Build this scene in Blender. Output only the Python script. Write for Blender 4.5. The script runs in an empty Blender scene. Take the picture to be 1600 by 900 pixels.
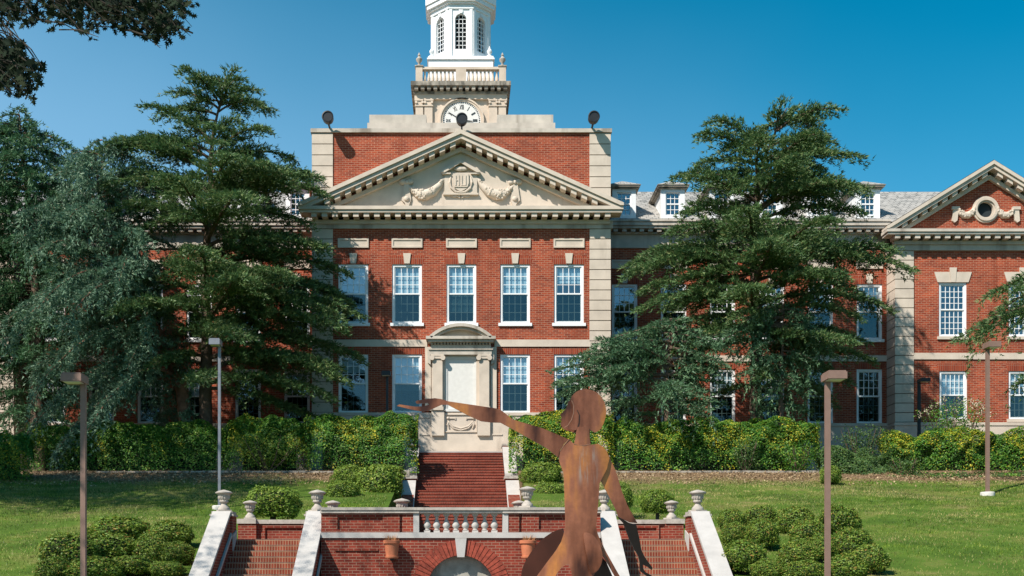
import bpy, bmesh, math, random
import numpy as np
from mathutils import Vector
R = math.radians
random.seed(7)
rng = np.random.default_rng(11)
SC = bpy.context.scene
COL = SC.collection

# ------------------------------------------------------------------ camera, sky, sun, exposure
F = 1800.0; CX = 720.0; CY = 910.0; EYE = 1.7          # focal length and principal point in photo pixels
cam_d = bpy.data.cameras.new('camera'); cam = bpy.data.objects.new('camera', cam_d); COL.objects.link(cam)
cam.location = (0, 0, EYE); cam.rotation_euler = (R(90), 0, 0)
cam_d.sensor_width = 36; cam_d.lens = 36 * F / 1600
cam_d.shift_x = (800 - CX) / 1600; cam_d.shift_y = (CY - 450) / 1600
cam_d.clip_end = 3000
SC.camera = cam
SUN = Vector((-0.98, -1.0, 1.42)).normalized()          # towards the sun
w = bpy.data.worlds.new('World'); SC.world = w; w.use_nodes = True
nt = w.node_tree; bg = nt.nodes['Background']
sky = nt.nodes.new('ShaderNodeTexSky'); sky.sky_type = 'NISHITA'; sky.sun_disc = False
sky.sun_elevation = math.asin(SUN.z); sky.sun_rotation = math.atan2(SUN.x, SUN.y)
sky.altitude = 200; sky.air_density = 1.0; sky.dust_density = 0.8; sky.ozone_density = 2.5
hs = nt.nodes.new('ShaderNodeHueSaturation'); hs.inputs['Hue'].default_value = .473; hs.inputs['Saturation'].default_value = 1.6; hs.inputs['Value'].default_value = 1.1
nt.links.new(sky.outputs[0], hs.inputs['Color']); 
wn, wl = nt.nodes, nt.links
wtc = wn.new('ShaderNodeTexCoord'); wsp = wn.new('ShaderNodeSeparateXYZ'); wl.new(wtc.outputs['Generated'], wsp.inputs[0])
wmx = wn.new('ShaderNodeMath'); wmx.operation = 'MULTIPLY_ADD'; wl.new(wsp.outputs[0], wmx.inputs[0]); wmx.inputs[1].default_value = .30; wl.new(wsp.outputs[2], wmx.inputs[2])
wnz = wn.new('ShaderNodeTexNoise'); wnz.inputs['Scale'].default_value = 3.0; wnz.inputs['Detail'].default_value = 3; wl.new(wtc.outputs['Generated'], wnz.inputs['Vector'])
wad = wn.new('ShaderNodeMath'); wad.operation = 'MULTIPLY_ADD'; wl.new(wnz.outputs[0], wad.inputs[0]); wad.inputs[1].default_value = .10; wl.new(wmx.outputs[0], wad.inputs[2])
wmr = wn.new('ShaderNodeMapRange'); wmr.interpolation_type = 'SMOOTHSTEP'; wl.new(wad.outputs[0], wmr.inputs[0]); wmr.inputs[1].default_value = .18; wmr.inputs[2].default_value = .58; wmr.inputs[3].default_value = .80; wmr.inputs[4].default_value = 0
wmix = wn.new('ShaderNodeMix'); wmix.data_type = 'RGBA'; wl.new(wmr.outputs[0], wmix.inputs[0]); wl.new(hs.outputs[0], wmix.inputs[6]); wmix.inputs[7].default_value = (2.9, 5.2, 7.6, 1)
nt.links.new(wmix.outputs[2], bg.inputs[0]); bg.inputs[1].default_value = 0.086
sun_d = bpy.data.lights.new('sun', 'SUN'); sun_d.energy = 5.0; sun_d.angle = R(0.53); sun_d.color = (1.0, 0.94, 0.85)
sun = bpy.data.objects.new('sun', sun_d); COL.objects.link(sun)
sun.rotation_euler = (-SUN).to_track_quat('-Z', 'Y').to_euler(); sun.location = (-60, -60, 90)
SC.view_settings.view_transform = 'Standard'; SC.view_settings.look = 'None'
SC.view_settings.exposure = 0.48; SC.view_settings.gamma = 1
SC.render.engine = 'CYCLES'
SC.cycles.use_denoising = True
SC.cycles.max_bounces = 6; SC.cycles.diffuse_bounces = 3; SC.cycles.glossy_bounces = 3
SC.cycles.transparent_max_bounces = 12
SC.cycles.caustics_reflective = False; SC.cycles.caustics_refractive = False

def W(px, py, Y): return ((px - CX) * Y / F, Y, EYE + (CY - py) * Y / F)
def X_(px, Y): return (px - CX) * Y / F
def Z_(py, Y): return EYE + (CY - py) * Y / F

# ------------------------------------------------------------------ materials
def new_mat(name):
    m = bpy.data.materials.new(name); m.use_nodes = True
    n = m.node_tree.nodes; return m, n, m.node_tree.links, n['Principled BSDF']
def mixc(n, l, fac, a, b, blend='MIX'):
    x = n.new('ShaderNodeMix'); x.data_type = 'RGBA'; x.blend_type = blend
    for i, v in ((0, fac), (6, a), (7, b)):
        if hasattr(v, 'is_output'): l.new(v, x.inputs[i])
        elif i == 0: x.inputs[i].default_value = v
        else: x.inputs[i].default_value = (*v, 1)
    return x.outputs[2]
def ramp(n, l, src, stops):
    r = n.new('ShaderNodeValToRGB'); l.new(src, r.inputs[0])
    e = r.color_ramp.elements
    while len(e) < len(stops): e.new(0.5)
    for el, (p, c) in zip(e, stops): el.position = p; el.color = (*c, 1) if len(c) == 3 else c
    return r.outputs[0]
def noise(n, l, scale, detail=4, rough=.55, vec=None, stretch=None):
    t = n.new('ShaderNodeTexNoise'); t.inputs['Scale'].default_value = scale
    t.inputs['Detail'].default_value = detail; t.inputs['Roughness'].default_value = rough
    if vec is None:
        vec = n.new('ShaderNodeTexCoord').outputs['Object']
    if stretch:
        mp = n.new('ShaderNodeMapping'); mp.inputs['Scale'].default_value = stretch; l.new(vec, mp.inputs[0]); vec = mp.outputs[0]
    l.new(vec, t.inputs['Vector']); return t.outputs[0]
def bump(n, l, bs, src, strength=.3, dist=.02):
    b = n.new('ShaderNodeBump'); b.inputs['Strength'].default_value = strength; b.inputs['Distance'].default_value = dist
    l.new(src, b.inputs['Height']); l.new(b.outputs[0], bs.inputs['Normal'])
BK = ((0, 0, 0), (1, 1, 1))
def plain(name, c, rough=.6, var=.25, scale=3, metal=0, bumpy=0, streak=None, spec=.4):
    m, n, l, b = new_mat(name)
    f = noise(n, l, scale, 5)
    f = ramp(n, l, f, [(.3, (0, 0, 0)), (.7, (1, 1, 1))])
    d = tuple(v * (1 - var) for v in c); u = tuple(min(1, v * (1 + var * .5)) for v in c)
    col = mixc(n, l, f, d, u)
    if streak:
        s = noise(n, l, streak[0], 4, .6, stretch=(1, 1, streak[1]))
        s = ramp(n, l, s, [(streak[2], (0, 0, 0)), (streak[2] + .16, (1, 1, 1))])
        mm = n.new('ShaderNodeMath'); mm.operation = 'MULTIPLY'; l.new(s, mm.inputs[0]); mm.inputs[1].default_value = streak[4]
        col = mixc(n, l, mm.outputs[0], col, streak[3])
    l.new(col, b.inputs['Base Color']); b.inputs['Roughness'].default_value = rough
    b.inputs['Metallic'].default_value = metal; b.inputs['Specular IOR Level'].default_value = spec
    if bumpy: bump(n, l, b, noise(n, l, scale * 8, 5), bumpy, .01)
    return m
def brick_mat(name, c1, c2, mortar, bw, rh, ms, bias=0, swap=None, dark=.35, vertical=False):
    m, n, l, b = new_mat(name)
    tc = n.new('ShaderNodeTexCoord').outputs['Object']
    sp = n.new('ShaderNodeSeparateXYZ'); l.new(tc, sp.inputs[0])
    ad = n.new('ShaderNodeMath'); ad.operation = 'ADD'; l.new(sp.outputs[0], ad.inputs[0]); l.new(sp.outputs[1], ad.inputs[1])
    cb = n.new('ShaderNodeCombineXYZ'); l.new(ad.outputs[0], cb.inputs[0]); l.new(sp.outputs[2], cb.inputs[1])
    t = n.new('ShaderNodeTexBrick'); l.new(cb.outputs[0], t.inputs['Vector'])
    t.inputs['Color1'].default_value = (*c1, 1); t.inputs['Color2'].default_value = (*c2, 1); t.inputs['Mortar'].default_value = (*mortar, 1)
    t.inputs['Scale'].default_value = 1; t.inputs['Brick Width'].default_value = bw; t.inputs['Row Height'].default_value = rh
    t.inputs['Mortar Size'].default_value = ms; t.inputs['Bias'].default_value = bias; t.inputs['Mortar Smooth'].default_value = .1
    if vertical: t.offset = 0
    # odd burnt bricks
    v = n.new('ShaderNodeTexBrick'); l.new(cb.outputs[0], v.inputs['Vector'])
    v.inputs['Color1'].default_value = (0, 0, 0, 1); v.inputs['Color2'].default_value = (1, 1, 1, 1); v.inputs['Mortar'].default_value = (0, 0, 0, 1)
    v.inputs['Scale'].default_value = 1; v.inputs['Brick Width'].default_value = bw; v.inputs['Row Height'].default_value = rh
    v.inputs['Mortar Size'].default_value = ms; v.inputs['Bias'].default_value = -.45
    if vertical: v.offset = 0
    rr = ramp(n, l, v.outputs[0], [(.55, (0, 0, 0)), (.8, (dark, dark, dark))])
    col = mixc(n, l, rr, t.outputs[0], tuple(x * .3 for x in c1))
    big = noise(n, l, .55, 5, .6)
    big = ramp(n, l, big, [(.3, (.66, .66, .68)), (.7, (1.1, 1.06, 1.03))])
    col = mixc(n, l, 1.0, col, big, 'MULTIPLY')
    st = ramp(n, l, noise(n, l, 1.4, 4, .6, stretch=(1, 1, .16)), [(.52, (0, 0, 0)), (.72, (.5, .5, .5))])
    col = mixc(n, l, st, col, tuple(x * .42 for x in c1))
    ef = ramp(n, l, noise(n, l, .9, 5, .65), [(.60, (0, 0, 0)), (.76, (.28, .28, .28))])
    col = mixc(n, l, ef, col, mortar)
    l.new(col, b.inputs['Base Color']); b.inputs['Roughness'].default_value = .85; b.inputs['Specular IOR Level'].default_value = .2
    bump(n, l, b, t.outputs['Fac'], -.5, .012)
    return m
M = {}
M['brick'] = brick_mat('red_brick', (.40, .072, .028), (.22, .032, .014), (.42, .25, .17), .30, .098, .010, 0, dark=.8)
M['soldier'] = brick_mat('soldier_brick', (.38, .066, .025), (.24, .034, .015), (.33, .18, .12), .10, .42, .010, 0, vertical=True, dark=.3)
M['tbrick'] = brick_mat('terrace_brick', (.30, .050, .028), (.17, .026, .016), (.33, .2, .14), .215, .078, .008, 0, dark=.5)
M['sbrick'] = brick_mat('stair_brick', (.34, .07, .035), (.23, .042, .022), (.42, .27, .17), .078, .172, .010, 0, vertical=True, dark=.75)
M['ubrick'] = brick_mat('upper_stair_brick', (.30, .058, .032), (.19, .032, .02), (.28, .14, .10), .078, .165, .008, 0, vertical=True, dark=.5)
M['voussoir'] = plain('voussoir_brick', (.30, .055, .03), .85, .45, 9)
M['stone'] = plain('limestone', (.58, .49, .40), .8, .16, 1.3, bumpy=.15, streak=(1.6, .18, .60, (.24, .19, .14), .35))
M['stain'] = plain('stained_limestone', (.52, .46, .39), .85, .22, 1.3, bumpy=.2, streak=(1.1, .08, .52, (.13, .10, .07), .65))
M['tower_stone'] = plain('tower_limestone', (.60, .49, .39), .85, .18, 1.3, bumpy=.2, streak=(1.3, .2, .60, (.2, .15, .11), .4))
M['joint'] = plain('joint_stone', (.17, .135, .105), .9, .15, 4)
M['coping'] = plain('white_coping', (.46, .43, .40), .75, .14, 2.2, bumpy=.2, streak=(3, .6, .62, (.32, .29, .26), .4))
M['grey_stone'] = plain('weathered_stone', (.42, .37, .32), .85, .28, 5, bumpy=.35, streak=(6, .5, .58, (.14, .12, .10), .55))
M['mould'] = plain('dark_mould_stone', (.38, .33, .27), .9, .3, 2.5, bumpy=.3, streak=(2.2, .35, .46, (.07, .065, .055), .85))
M['white'] = plain('white_paint', (.80, .80, .80), .45, .05, 4)
M['marble'] = plain('pale_marble', (.68, .66, .62), .5, .07, 5, streak=(9, 3, .58, (.62, .58, .52), .35))
M['black'] = plain('black_metal', (.018, .018, .02), .45, .3, 6)
M['dark'] = plain('dark_interior', (.02, .03, .035), .9, .3, 1)  # darkness of unlit rooms put into the colour of backing sheets
M['dome'] = plain('dark_dome_metal', (.03, .035, .045), .4, .3, 2)
M['brown'] = plain('brown_lamp_paint', (.22, .135, .105), .5, .12, 5)
M['lens'] = plain('lamp_lens', (.62, .60, .50), .3, .06, 4)
M['grey_metal'] = plain('galvanised_grey_metal', (.20, .21, .24), .45, .15, 4, metal=.3)
M['concrete'] = plain('concrete', (.36, .34, .29), .9, .3, 3, bumpy=.3, streak=(2.5, .25, .5, (.13, .13, .10), .6))
M['footing'] = plain('pale_concrete', (.60, .57, .52), .9, .15, 3)
M['terracotta'] = plain('terracotta', (.50, .16, .075), .75, .2, 6)
M['dry'] = plain('dried_plant', (.42, .20, .08), .8, .4, 20)
M['bark'] = plain('cedar_bark', (.13, .085, .06), .9, .5, 4, bumpy=.6)
M['redbark'] = plain('reddish_bark', (.24, .115, .075), .9, .45, 4, bumpy=.6)
M['oakbark'] = plain('oak_bark', (.07, .055, .042), .9, .4, 4, bumpy=.6)
M['inner'] = plain('twig_shadow', (.022, .03, .012), .95, .4, 6)  # shade between the twigs put into the colour of the solid cores
M['blind'] = plain('window_blind', (.66, .71, .74), .8, .06, 2)
M['paving'] = plain('paving', (.30, .27, .24), .9, .2, 1.2)

def slate():
    m, n, l, b = new_mat('pale_slate')
    tc = n.new('ShaderNodeTexCoord').outputs['Object']
    t = n.new('ShaderNodeTexBrick'); l.new(tc, t.inputs['Vector'])
    t.inputs['Color1'].default_value = (.36, .34, .31, 1); t.inputs['Color2'].default_value = (.13, .13, .12, 1); t.inputs['Mortar'].default_value = (.06, .06, .055, 1)
    t.inputs['Scale'].default_value = 1; t.inputs['Brick Width'].default_value = .34; t.inputs['Row Height'].default_value = .30; t.inputs['Mortar Size'].default_value = .022
    t.inputs['Bias'].default_value = -.25
    f = ramp(n, l, noise(n, l, 2.2, 6, .75), [(.46, (0, 0, 0)), (.60, (.9, .9, .9))])
    col = mixc(n, l, f, t.outputs[0], (.36, .34, .31))
    l.new(col, b.inputs['Base Color']); b.inputs['Roughness'].default_value = .7
    bump(n, l, b, t.outputs[0], .5, .03)
    return m
M['slate'] = slate()

def glass(name, tint, gloss=.26, gcol=(.78, .92, 1.0)):
    m = bpy.data.materials.new(name); m.use_nodes = True
    n = m.node_tree.nodes; l = m.node_tree.links; n.clear()
    o = n.new('ShaderNodeOutputMaterial'); mx = n.new('ShaderNodeMixShader'); tr = n.new('ShaderNodeBsdfTransparent'); g = n.new('ShaderNodeBsdfGlossy')
    tr.inputs[0].default_value = (*tint, 1); g.inputs[0].default_value = (*gcol, 1); g.inputs['Roughness'].default_value = .03
    tc = n.new('ShaderNodeTexCoord').outputs['Object']
    nz = noise(n, l, 1.3, 2, .5); bp = n.new('ShaderNodeBump'); bp.inputs['Strength'].default_value = .3; bp.inputs['Distance'].default_value = .05
    l.new(nz, bp.inputs['Height']); l.new(bp.outputs[0], g.inputs['Normal'])
    mx.inputs[0].default_value = gloss
    l.new(tr.outputs[0], mx.inputs[1]); l.new(g.outputs[0], mx.inputs[2]); l.new(mx.outputs[0], o.inputs[0])
    return m
M['glass'] = glass('window_glass', (.66, .80, .84), .24)
M['screen'] = glass('screened_glass', (.26, .33, .33), .10, (.6, .85, .9))

def steel():
    m, n, l, b = new_mat('rusted_steel')
    f = noise(n, l, 2.0, 4, .55, stretch=(1.6, 1, .42))
    col = ramp(n, l, f, [(.38, (.055, .017, .008)), (.46, (.18, .060, .028)), (.54, (.29, .104, .052)), (.63, (.47, .175, .045))])
    g = noise(n, l, 22, 4, .7)
    g = ramp(n, l, g, [(.35, (.86, .86, .86)), (.7, (1.08, 1.08, 1.08))])
    col = mixc(n, l, 1.0, col, g, 'MULTIPLY')
    # rain streaks below the neck, a mark of the steel itself
    tc = n.new('ShaderNodeTexCoord').outputs['Object']
    sp = n.new('ShaderNodeSeparateXYZ'); l.new(tc, sp.inputs[0])
    def band(sock, lo, hi, soft):
        a = n.new('ShaderNodeMapRange'); a.interpolation_type = 'SMOOTHSTEP'; l.new(sock, a.inputs[0]); a.inputs[1].default_value = lo; a.inputs[2].default_value = lo + soft
        c = n.new('ShaderNodeMapRange'); c.interpolation_type = 'SMOOTHSTEP'; l.new(sock, c.inputs[0]); c.inputs[1].default_value = hi - soft; c.inputs[2].default_value = hi; c.inputs[3].default_value = 1; c.inputs[4].default_value = 0
        mm = n.new('ShaderNodeMath'); mm.operation = 'MULTIPLY'; l.new(a.outputs[0], mm.inputs[0]); l.new(c.outputs[0], mm.inputs[1]); return mm.outputs[0]
    bx = band(sp.outputs[0], STX - .10, STX + .10, .05); bz = band(sp.outputs[2], 2.50, 2.91, .16)
    st = noise(n, l, 9, 4, .6, stretch=(3.2, 1, .35)); st = ramp(n, l, st, [(.42, (0, 0, 0)), (.58, (.9, .9, .9))])
    m1 = n.new('ShaderNodeMath'); m1.operation = 'MULTIPLY'; l.new(bx, m1.inputs[0]); l.new(bz, m1.inputs[1])
    m2 = n.new('ShaderNodeMath'); m2.operation = 'MULTIPLY'; l.new(m1.outputs[0], m2.inputs[0]); l.new(st, m2.inputs[1])
    col = mixc(n, l, m2.outputs[0], col, (.30, .26, .22))
    l.new(col, b.inputs['Base Color']); b.inputs['Metallic'].default_value = .35; b.inputs['Roughness'].default_value = .36
    bump(n, l, b, noise(n, l, 40, 4), .15, .004)
    return m
STX = X_(917, 10) - X_(910, 10)
M['steel'] = steel()
M['weld'] = plain('weld_bead', (.30, .15, .095), .4, .3, 12, metal=.5)
M['shadesteel'] = plain('shaded_steel', (.022, .014, .012), .6, .4, 5, metal=.2)  # shade of plates turned from the sun is put into this colour
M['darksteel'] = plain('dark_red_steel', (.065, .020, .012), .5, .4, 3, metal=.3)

def leaf_mat(name, stops, clump=1.2, transl=.25, rough=.55, straw=None):
    m, n, l, b = new_mat(name)
    gi = n.new('ShaderNodeNewGeometry').outputs['Random Per Island']
    c = ramp(n, l, gi, stops)
    f = ramp(n, l, noise(n, l, clump, 3), [(.3, (.72, .74, .74)), (.7, (1.15, 1.12, 1.08))])
    c = mixc(n, l, 1.0, c, f, 'MULTIPLY')
    if straw:
        pp = n.new('ShaderNodeNewGeometry').outputs['Position']
        sy = n.new('ShaderNodeSeparateXYZ'); l.new(pp, sy.inputs[0]); ym = n.new('ShaderNodeMapRange'); l.new(sy.outputs[1], ym.inputs[0]); ym.inputs[1].default_value = 42; ym.inputs[2].default_value = 52; ym.inputs[4].default_value = .10
        ya = n.new('ShaderNodeMath'); ya.operation = 'ADD'; l.new(noise(n, l, .42, 7, .72, pp, stretch=(.55, 1, 1)), ya.inputs[0]); l.new(ym.outputs[0], ya.inputs[1])
        q = ramp(n, l, ya.outputs[0], [(.45, (0, 0, 0)), (.60, (.85, .85, .85))]); c = mixc(n, l, q, c, straw)
        q = ramp(n, l, noise(n, l, 1.7, 4, .6, pp, stretch=(.4, 1, 1)), [(.38, (.45, .52, .45)), (.62, (1.2, 1.15, 1.1))]); c = mixc(n, l, 1.0, c, q, 'MULTIPLY')
        q = ramp(n, l, noise(n, l, .9, 3, .5, pp, stretch=(.10, 1, 1)), [(.38, (.72, .78, .7)), (.62, (1.12, 1.1, 1.05))]); c = mixc(n, l, 1.0, c, q, 'MULTIPLY')
    l.new(c, b.inputs['Base Color']); b.inputs['Roughness'].default_value = rough; b.inputs['Specular IOR Level'].default_value = .35
    t = n.new('ShaderNodeBsdfTranslucent'); l.new(c, t.inputs[0])
    mx = n.new('ShaderNodeMixShader'); mx.inputs[0].default_value = transl
    l.new(b.outputs[0], mx.inputs[1]); l.new(t.outputs[0], mx.inputs[2]); l.new(mx.outputs[0], n['Material Output'].inputs[0])
    return m
M['cedar'] = leaf_mat('cedar_needles', [(0, (0.046, 0.108, 0.036)), (0.5, (0.092, 0.177, 0.06)), (0.85, (0.156, 0.239, 0.082)), (1, (0.239, 0.246, 0.1))])
M['bluecedar'] = leaf_mat('blue_cedar_needles', [(0, (0.058, 0.129, 0.083)), (0.5, (0.116, 0.22, 0.142)), (0.85, (0.177, 0.296, 0.191)), (1, (0.245, 0.327, 0.198))])
M['darkcedar'] = leaf_mat('dark_spruce_needles', [(0, (0.037, 0.113, 0.049)), (0.6, (0.075, 0.174, 0.077)), (1, (0.14, 0.246, 0.117))])
M['bluegreen'] = leaf_mat('blue_green_needles', [(0, (0.054, 0.132, 0.063)), (0.5, (0.103, 0.205, 0.105)), (1, (0.163, 0.264, 0.137))])
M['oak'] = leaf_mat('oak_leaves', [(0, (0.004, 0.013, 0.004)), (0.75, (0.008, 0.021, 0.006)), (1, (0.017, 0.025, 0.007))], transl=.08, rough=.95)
M['hedge'] = leaf_mat('hedge_leaves', [(0, (0.022, 0.085, 0.01)), (0.45, (0.055, 0.18, 0.016)), (0.8, (0.11, 0.26, 0.026)), (1, (0.26, 0.34, 0.04))], 1.0)
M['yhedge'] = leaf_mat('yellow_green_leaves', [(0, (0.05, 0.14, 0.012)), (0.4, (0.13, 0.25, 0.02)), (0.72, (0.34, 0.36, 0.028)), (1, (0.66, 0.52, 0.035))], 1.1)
M['box'] = leaf_mat('boxwood_leaves', [(0, (0.068, 0.139, 0.015)), (0.5, (0.166, 0.266, 0.031)), (0.9, (0.276, 0.367, 0.055)), (1, (0.414, 0.38, 0.077))], 2.5)
M['dbox'] = leaf_mat('dull_boxwood_leaves', [(0, (0.052, 0.115, 0.014)), (0.45, (0.13, 0.23, 0.026)), (0.84, (0.247, 0.322, 0.045)), (0.95, (0.338, 0.287, 0.06)), (1, (0.416, 0.184, 0.06))], 2.2)
M['ivy'] = leaf_mat('creeper_leaves', [(0, (.03, .08, .02)), (.6, (.06, .13, .03)), (1, (.12, .18, .04))], 1.5)
M['blossom'] = leaf_mat('blossom', [(0, (.45, .36, .26)), (1, (.62, .55, .42))], 2)
M['grass'] = leaf_mat('grass_blades', [(0, (0.073, 0.146, 0.011)), (0.55, (0.146, 0.252, 0.02)), (0.88, (0.235, 0.325, 0.031)), (1, (0.403, 0.347, 0.108))], .45, .2, straw=(.44, .35, .16))
M['litter'] = leaf_mat('leaf_litter', [(0, (.16, .10, .05)), (.6, (.32, .22, .12)), (1, (.45, .34, .20))], 2, .1)

def lawn():
    m, n, l, b = new_mat('lawn_soil')
    pos = n.new('ShaderNodeNewGeometry').outputs['Position']
    c = ramp(n, l, noise(n, l, .5, 6, .65, pos), [(.32, (.045, .085, .012)), (.5, (.075, .13, .018)), (.62, (.13, .15, .035)), (.72, (.23, .18, .08))])
    sp = n.new('ShaderNodeSeparateXYZ'); l.new(pos, sp.inputs[0])
    nz = noise(n, l, .35, 4, .6, pos)
    ad = n.new('ShaderNodeMath'); ad.operation = 'MULTIPLY_ADD'; l.new(nz, ad.inputs[0]); ad.inputs[1].default_value = 5.0; l.new(sp.outputs[1], ad.inputs[2])
    mr = n.new('ShaderNodeMapRange'); l.new(ad.outputs[0], mr.inputs[0]); mr.inputs[1].default_value = 52.6; mr.inputs[2].default_value = 54.0
    mul = ramp(n, l, noise(n, l, 9, 5, .7, pos), [(.3, (.075, .045, .024)), (.55, (.20, .13, .075)), (.75, (.34, .25, .15))])
    c = mixc(n, l, mr.outputs[0], c, mul)
    l.new(c, b.inputs['Base Color']); b.inputs['Roughness'].default_value = .95; b.inputs['Specular IOR Level'].default_value = .1
    bump(n, l, b, noise(n, l, 14, 5, .7, pos), .6, .05)
    return m
M['lawn'] = lawn()

# ------------------------------------------------------------------ mesh helpers
ORG = {}
class MB:
    def __init__(s): s.v = []; s.f = []; s.mi = []; s.cur = 0
    def face(s, pts):
        i = len(s.v); s.v += [tuple(p) for p in pts]; s.f.append(tuple(range(i, i + len(pts)))); s.mi.append(s.cur); return s
    def box(s, x0, x1, y0, y1, z0, z1):
        x0, x1 = sorted((x0, x1)); y0, y1 = sorted((y0, y1)); z0, z1 = sorted((z0, z1))
        i = len(s.v)
        s.v += [(x0, y0, z0), (x1, y0, z0), (x1, y1, z0), (x0, y1, z0), (x0, y0, z1), (x1, y0, z1), (x1, y1, z1), (x0, y1, z1)]
        for q in ((0, 3, 2, 1), (4, 5, 6, 7), (0, 1, 5, 4), (1, 2, 6, 5), (2, 3, 7, 6), (3, 0, 4, 7)):
            s.f.append(tuple(i + k for k in q)); s.mi.append(s.cur)
        return s
    def prism(s, poly, a0, a1, axis='y'):
        """poly in the plane (x,z) for axis y, (y,z) for axis x, (x,y) for axis z; extruded from a0 to a1"""
        def P(p, a):
            if axis == 'y': return (p[0], a, p[1])
            if axis == 'x': return (a, p[0], p[1])
            return (p[0], p[1], a)
        i = len(s.v); n = len(poly)
        s.v += [P(p, a0) for p in poly] + [P(p, a1) for p in poly]
        s.f.append(tuple(i + k for k in range(n))); s.f.append(tuple(i + n + k for k in reversed(range(n))))
        for k in range(n):
            k2 = (k + 1) % n; s.f.append((i + k, i + n + k, i + n + k2, i + k2))
        s.mi += [s.cur] * (n + 2); return s
    def lathe(s, prof, c, seg=20, axis='z'):
        i = len(s.v)
        for r, h in prof:
            for k in range(seg):
                a = 2 * math.pi * k / seg; p, q = r * math.cos(a), r * math.sin(a)
                s.v.append((c[0] + p, c[1] + q, c[2] + h) if axis == 'z' else (c[0] + p, c[1] + h, c[2] + q))
        m = len(prof)
        for j in range(m - 1):
            for k in range(seg):
                k2 = (k + 1) % seg
                s.f.append((i + j * seg + k, i + j * seg + k2, i + (j + 1) * seg + k2, i + (j + 1) * seg + k)); s.mi.append(s.cur)
        s.f.append(tuple(i + k for k in reversed(range(seg)))); s.f.append(tuple(i + (m - 1) * seg + k for k in range(seg))); s.mi += [s.cur] * 2
        return s
    def tube(s, pts, rad, seg=8):
        pts = [Vector(p) for p in pts]; i = len(s.v); n = len(pts)
        up = Vector((0.13, 0.21, 1)).normalized()
        for k, p in enumerate(pts):
            d = (pts[min(k + 1, n - 1)] - pts[max(k - 1, 0)]).normalized()
            a = d.cross(up)
            if a.length < .15: a = d.cross(Vector((1, .1, 0)))
            a.normalize(); b = d.cross(a)
            r = rad[k] if hasattr(rad, '__len__') else rad
            for q in range(seg):
                t = 2 * math.pi * q / seg; s.v.append(tuple(p + a * (r * math.cos(t)) + b * (r * math.sin(t))))
        for k in range(n - 1):
            for q in range(seg):
                q2 = (q + 1) % seg
                s.f.append((i + k * seg + q, i + k * seg + q2, i + (k + 1) * seg + q2, i + (k + 1) * seg + q)); s.mi.append(s.cur)
        s.f.append(tuple(i + q for q in reversed(range(seg)))); s.f.append(tuple(i + (n - 1) * seg + q for q in range(seg))); s.mi += [s.cur] * 2
        return s
    def blob(s, c, r, seg=8, rings=5):
        rr = r if hasattr(r, '__len__') else (r, r, r); i = len(s.v)
        for j in range(rings + 1):
            t = math.pi * j / rings
            for k in range(seg):
                a = 2 * math.pi * k / seg
                st = max(math.sin(t), .02)
                s.v.append((c[0] + rr[0] * st * math.cos(a), c[1] + rr[1] * st * math.sin(a), c[2] + rr[2] * math.cos(t)))
        for j in range(rings):
            for k in range(seg):
                k2 = (k + 1) % seg; s.f.append((i + j * seg + k, i + (j + 1) * seg + k, i + (j + 1) * seg + k2, i + j * seg + k2)); s.mi.append(s.cur)
        return s
def tag(o, label, cat, group=None, kind=None):
    if label: o['label'] = label
    if cat: o['category'] = cat
    if group: o['group'] = group
    if kind: o['kind'] = kind
    return o
def thing(name, label, cat, loc=(0, 0, 0), group=None):
    o = bpy.data.objects.new(name, None); COL.objects.link(o); o.location = loc; o.empty_display_size = .3
    ORG[o] = Vector(loc); return tag(o, label, cat, group)
def link(name, me, parent=None, at=None):
    """new object for a mesh whose coordinates are relative to world point `at` (None: the parent's origin)"""
    o = bpy.data.objects.new(name, me); COL.objects.link(o)
    po = ORG[parent] if parent is not None else Vector((0, 0, 0))
    at = Vector(at) if at is not None else po
    o.location = at - po; ORG[o] = at
    if parent is not None: o.parent = parent
    return o
def mesh(name, mb, mat, off=(0, 0, 0), smooth=False):
    me = bpy.data.meshes.new(name)
    me.from_pydata([(x - off[0], y - off[1], z - off[2]) for x, y, z in mb.v], [], mb.f)
    for m in (mat if isinstance(mat, (list, tuple)) else [mat]): me.materials.append(m)
    if any(mb.mi): me.polygons.foreach_set('material_index', mb.mi)
    bm = bmesh.new(); bm.from_mesh(me); bmesh.ops.recalc_face_normals(bm, faces=bm.faces); bm.to_mesh(me); bm.free()
    if smooth:
        me.polygons.foreach_set('use_smooth', [True] * len(me.polygons))
        try: me.set_sharp_from_angle(angle=R(42))
        except Exception: pass
    me.update(); return me
def obj(name, mb, mat, parent=None, at=None, smooth=False):
    at = Vector(at) if at is not None else (ORG[parent] if parent is not None else Vector((0, 0, 0)))
    return link(name, mesh(name, mb, mat, at, smooth), parent, at)
def np_mesh(name, V, Fc, mat):
    """V (n,3), Fc (m,k)"""
    me = bpy.data.meshes.new(name); k = Fc.shape[1]
    me.vertices.add(len(V)); me.vertices.foreach_set('co', np.ascontiguousarray(V, dtype=np.float32).ravel())
    me.loops.add(Fc.size); me.loops.foreach_set('vertex_index', np.ascontiguousarray(Fc, dtype=np.int32).ravel())
    me.polygons.add(len(Fc)); me.polygons.foreach_set('loop_start', np.arange(0, Fc.size, k, dtype=np.int32))
    try: me.polygons.foreach_set('loop_total', np.full(len(Fc), k, dtype=np.int32))
    except Exception: pass
    me.materials.append(mat); me.update(calc_edges=True); me.validate(); return me
def unit(a): return a / np.maximum(np.linalg.norm(a, axis=-1, keepdims=True), 1e-9)
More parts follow.
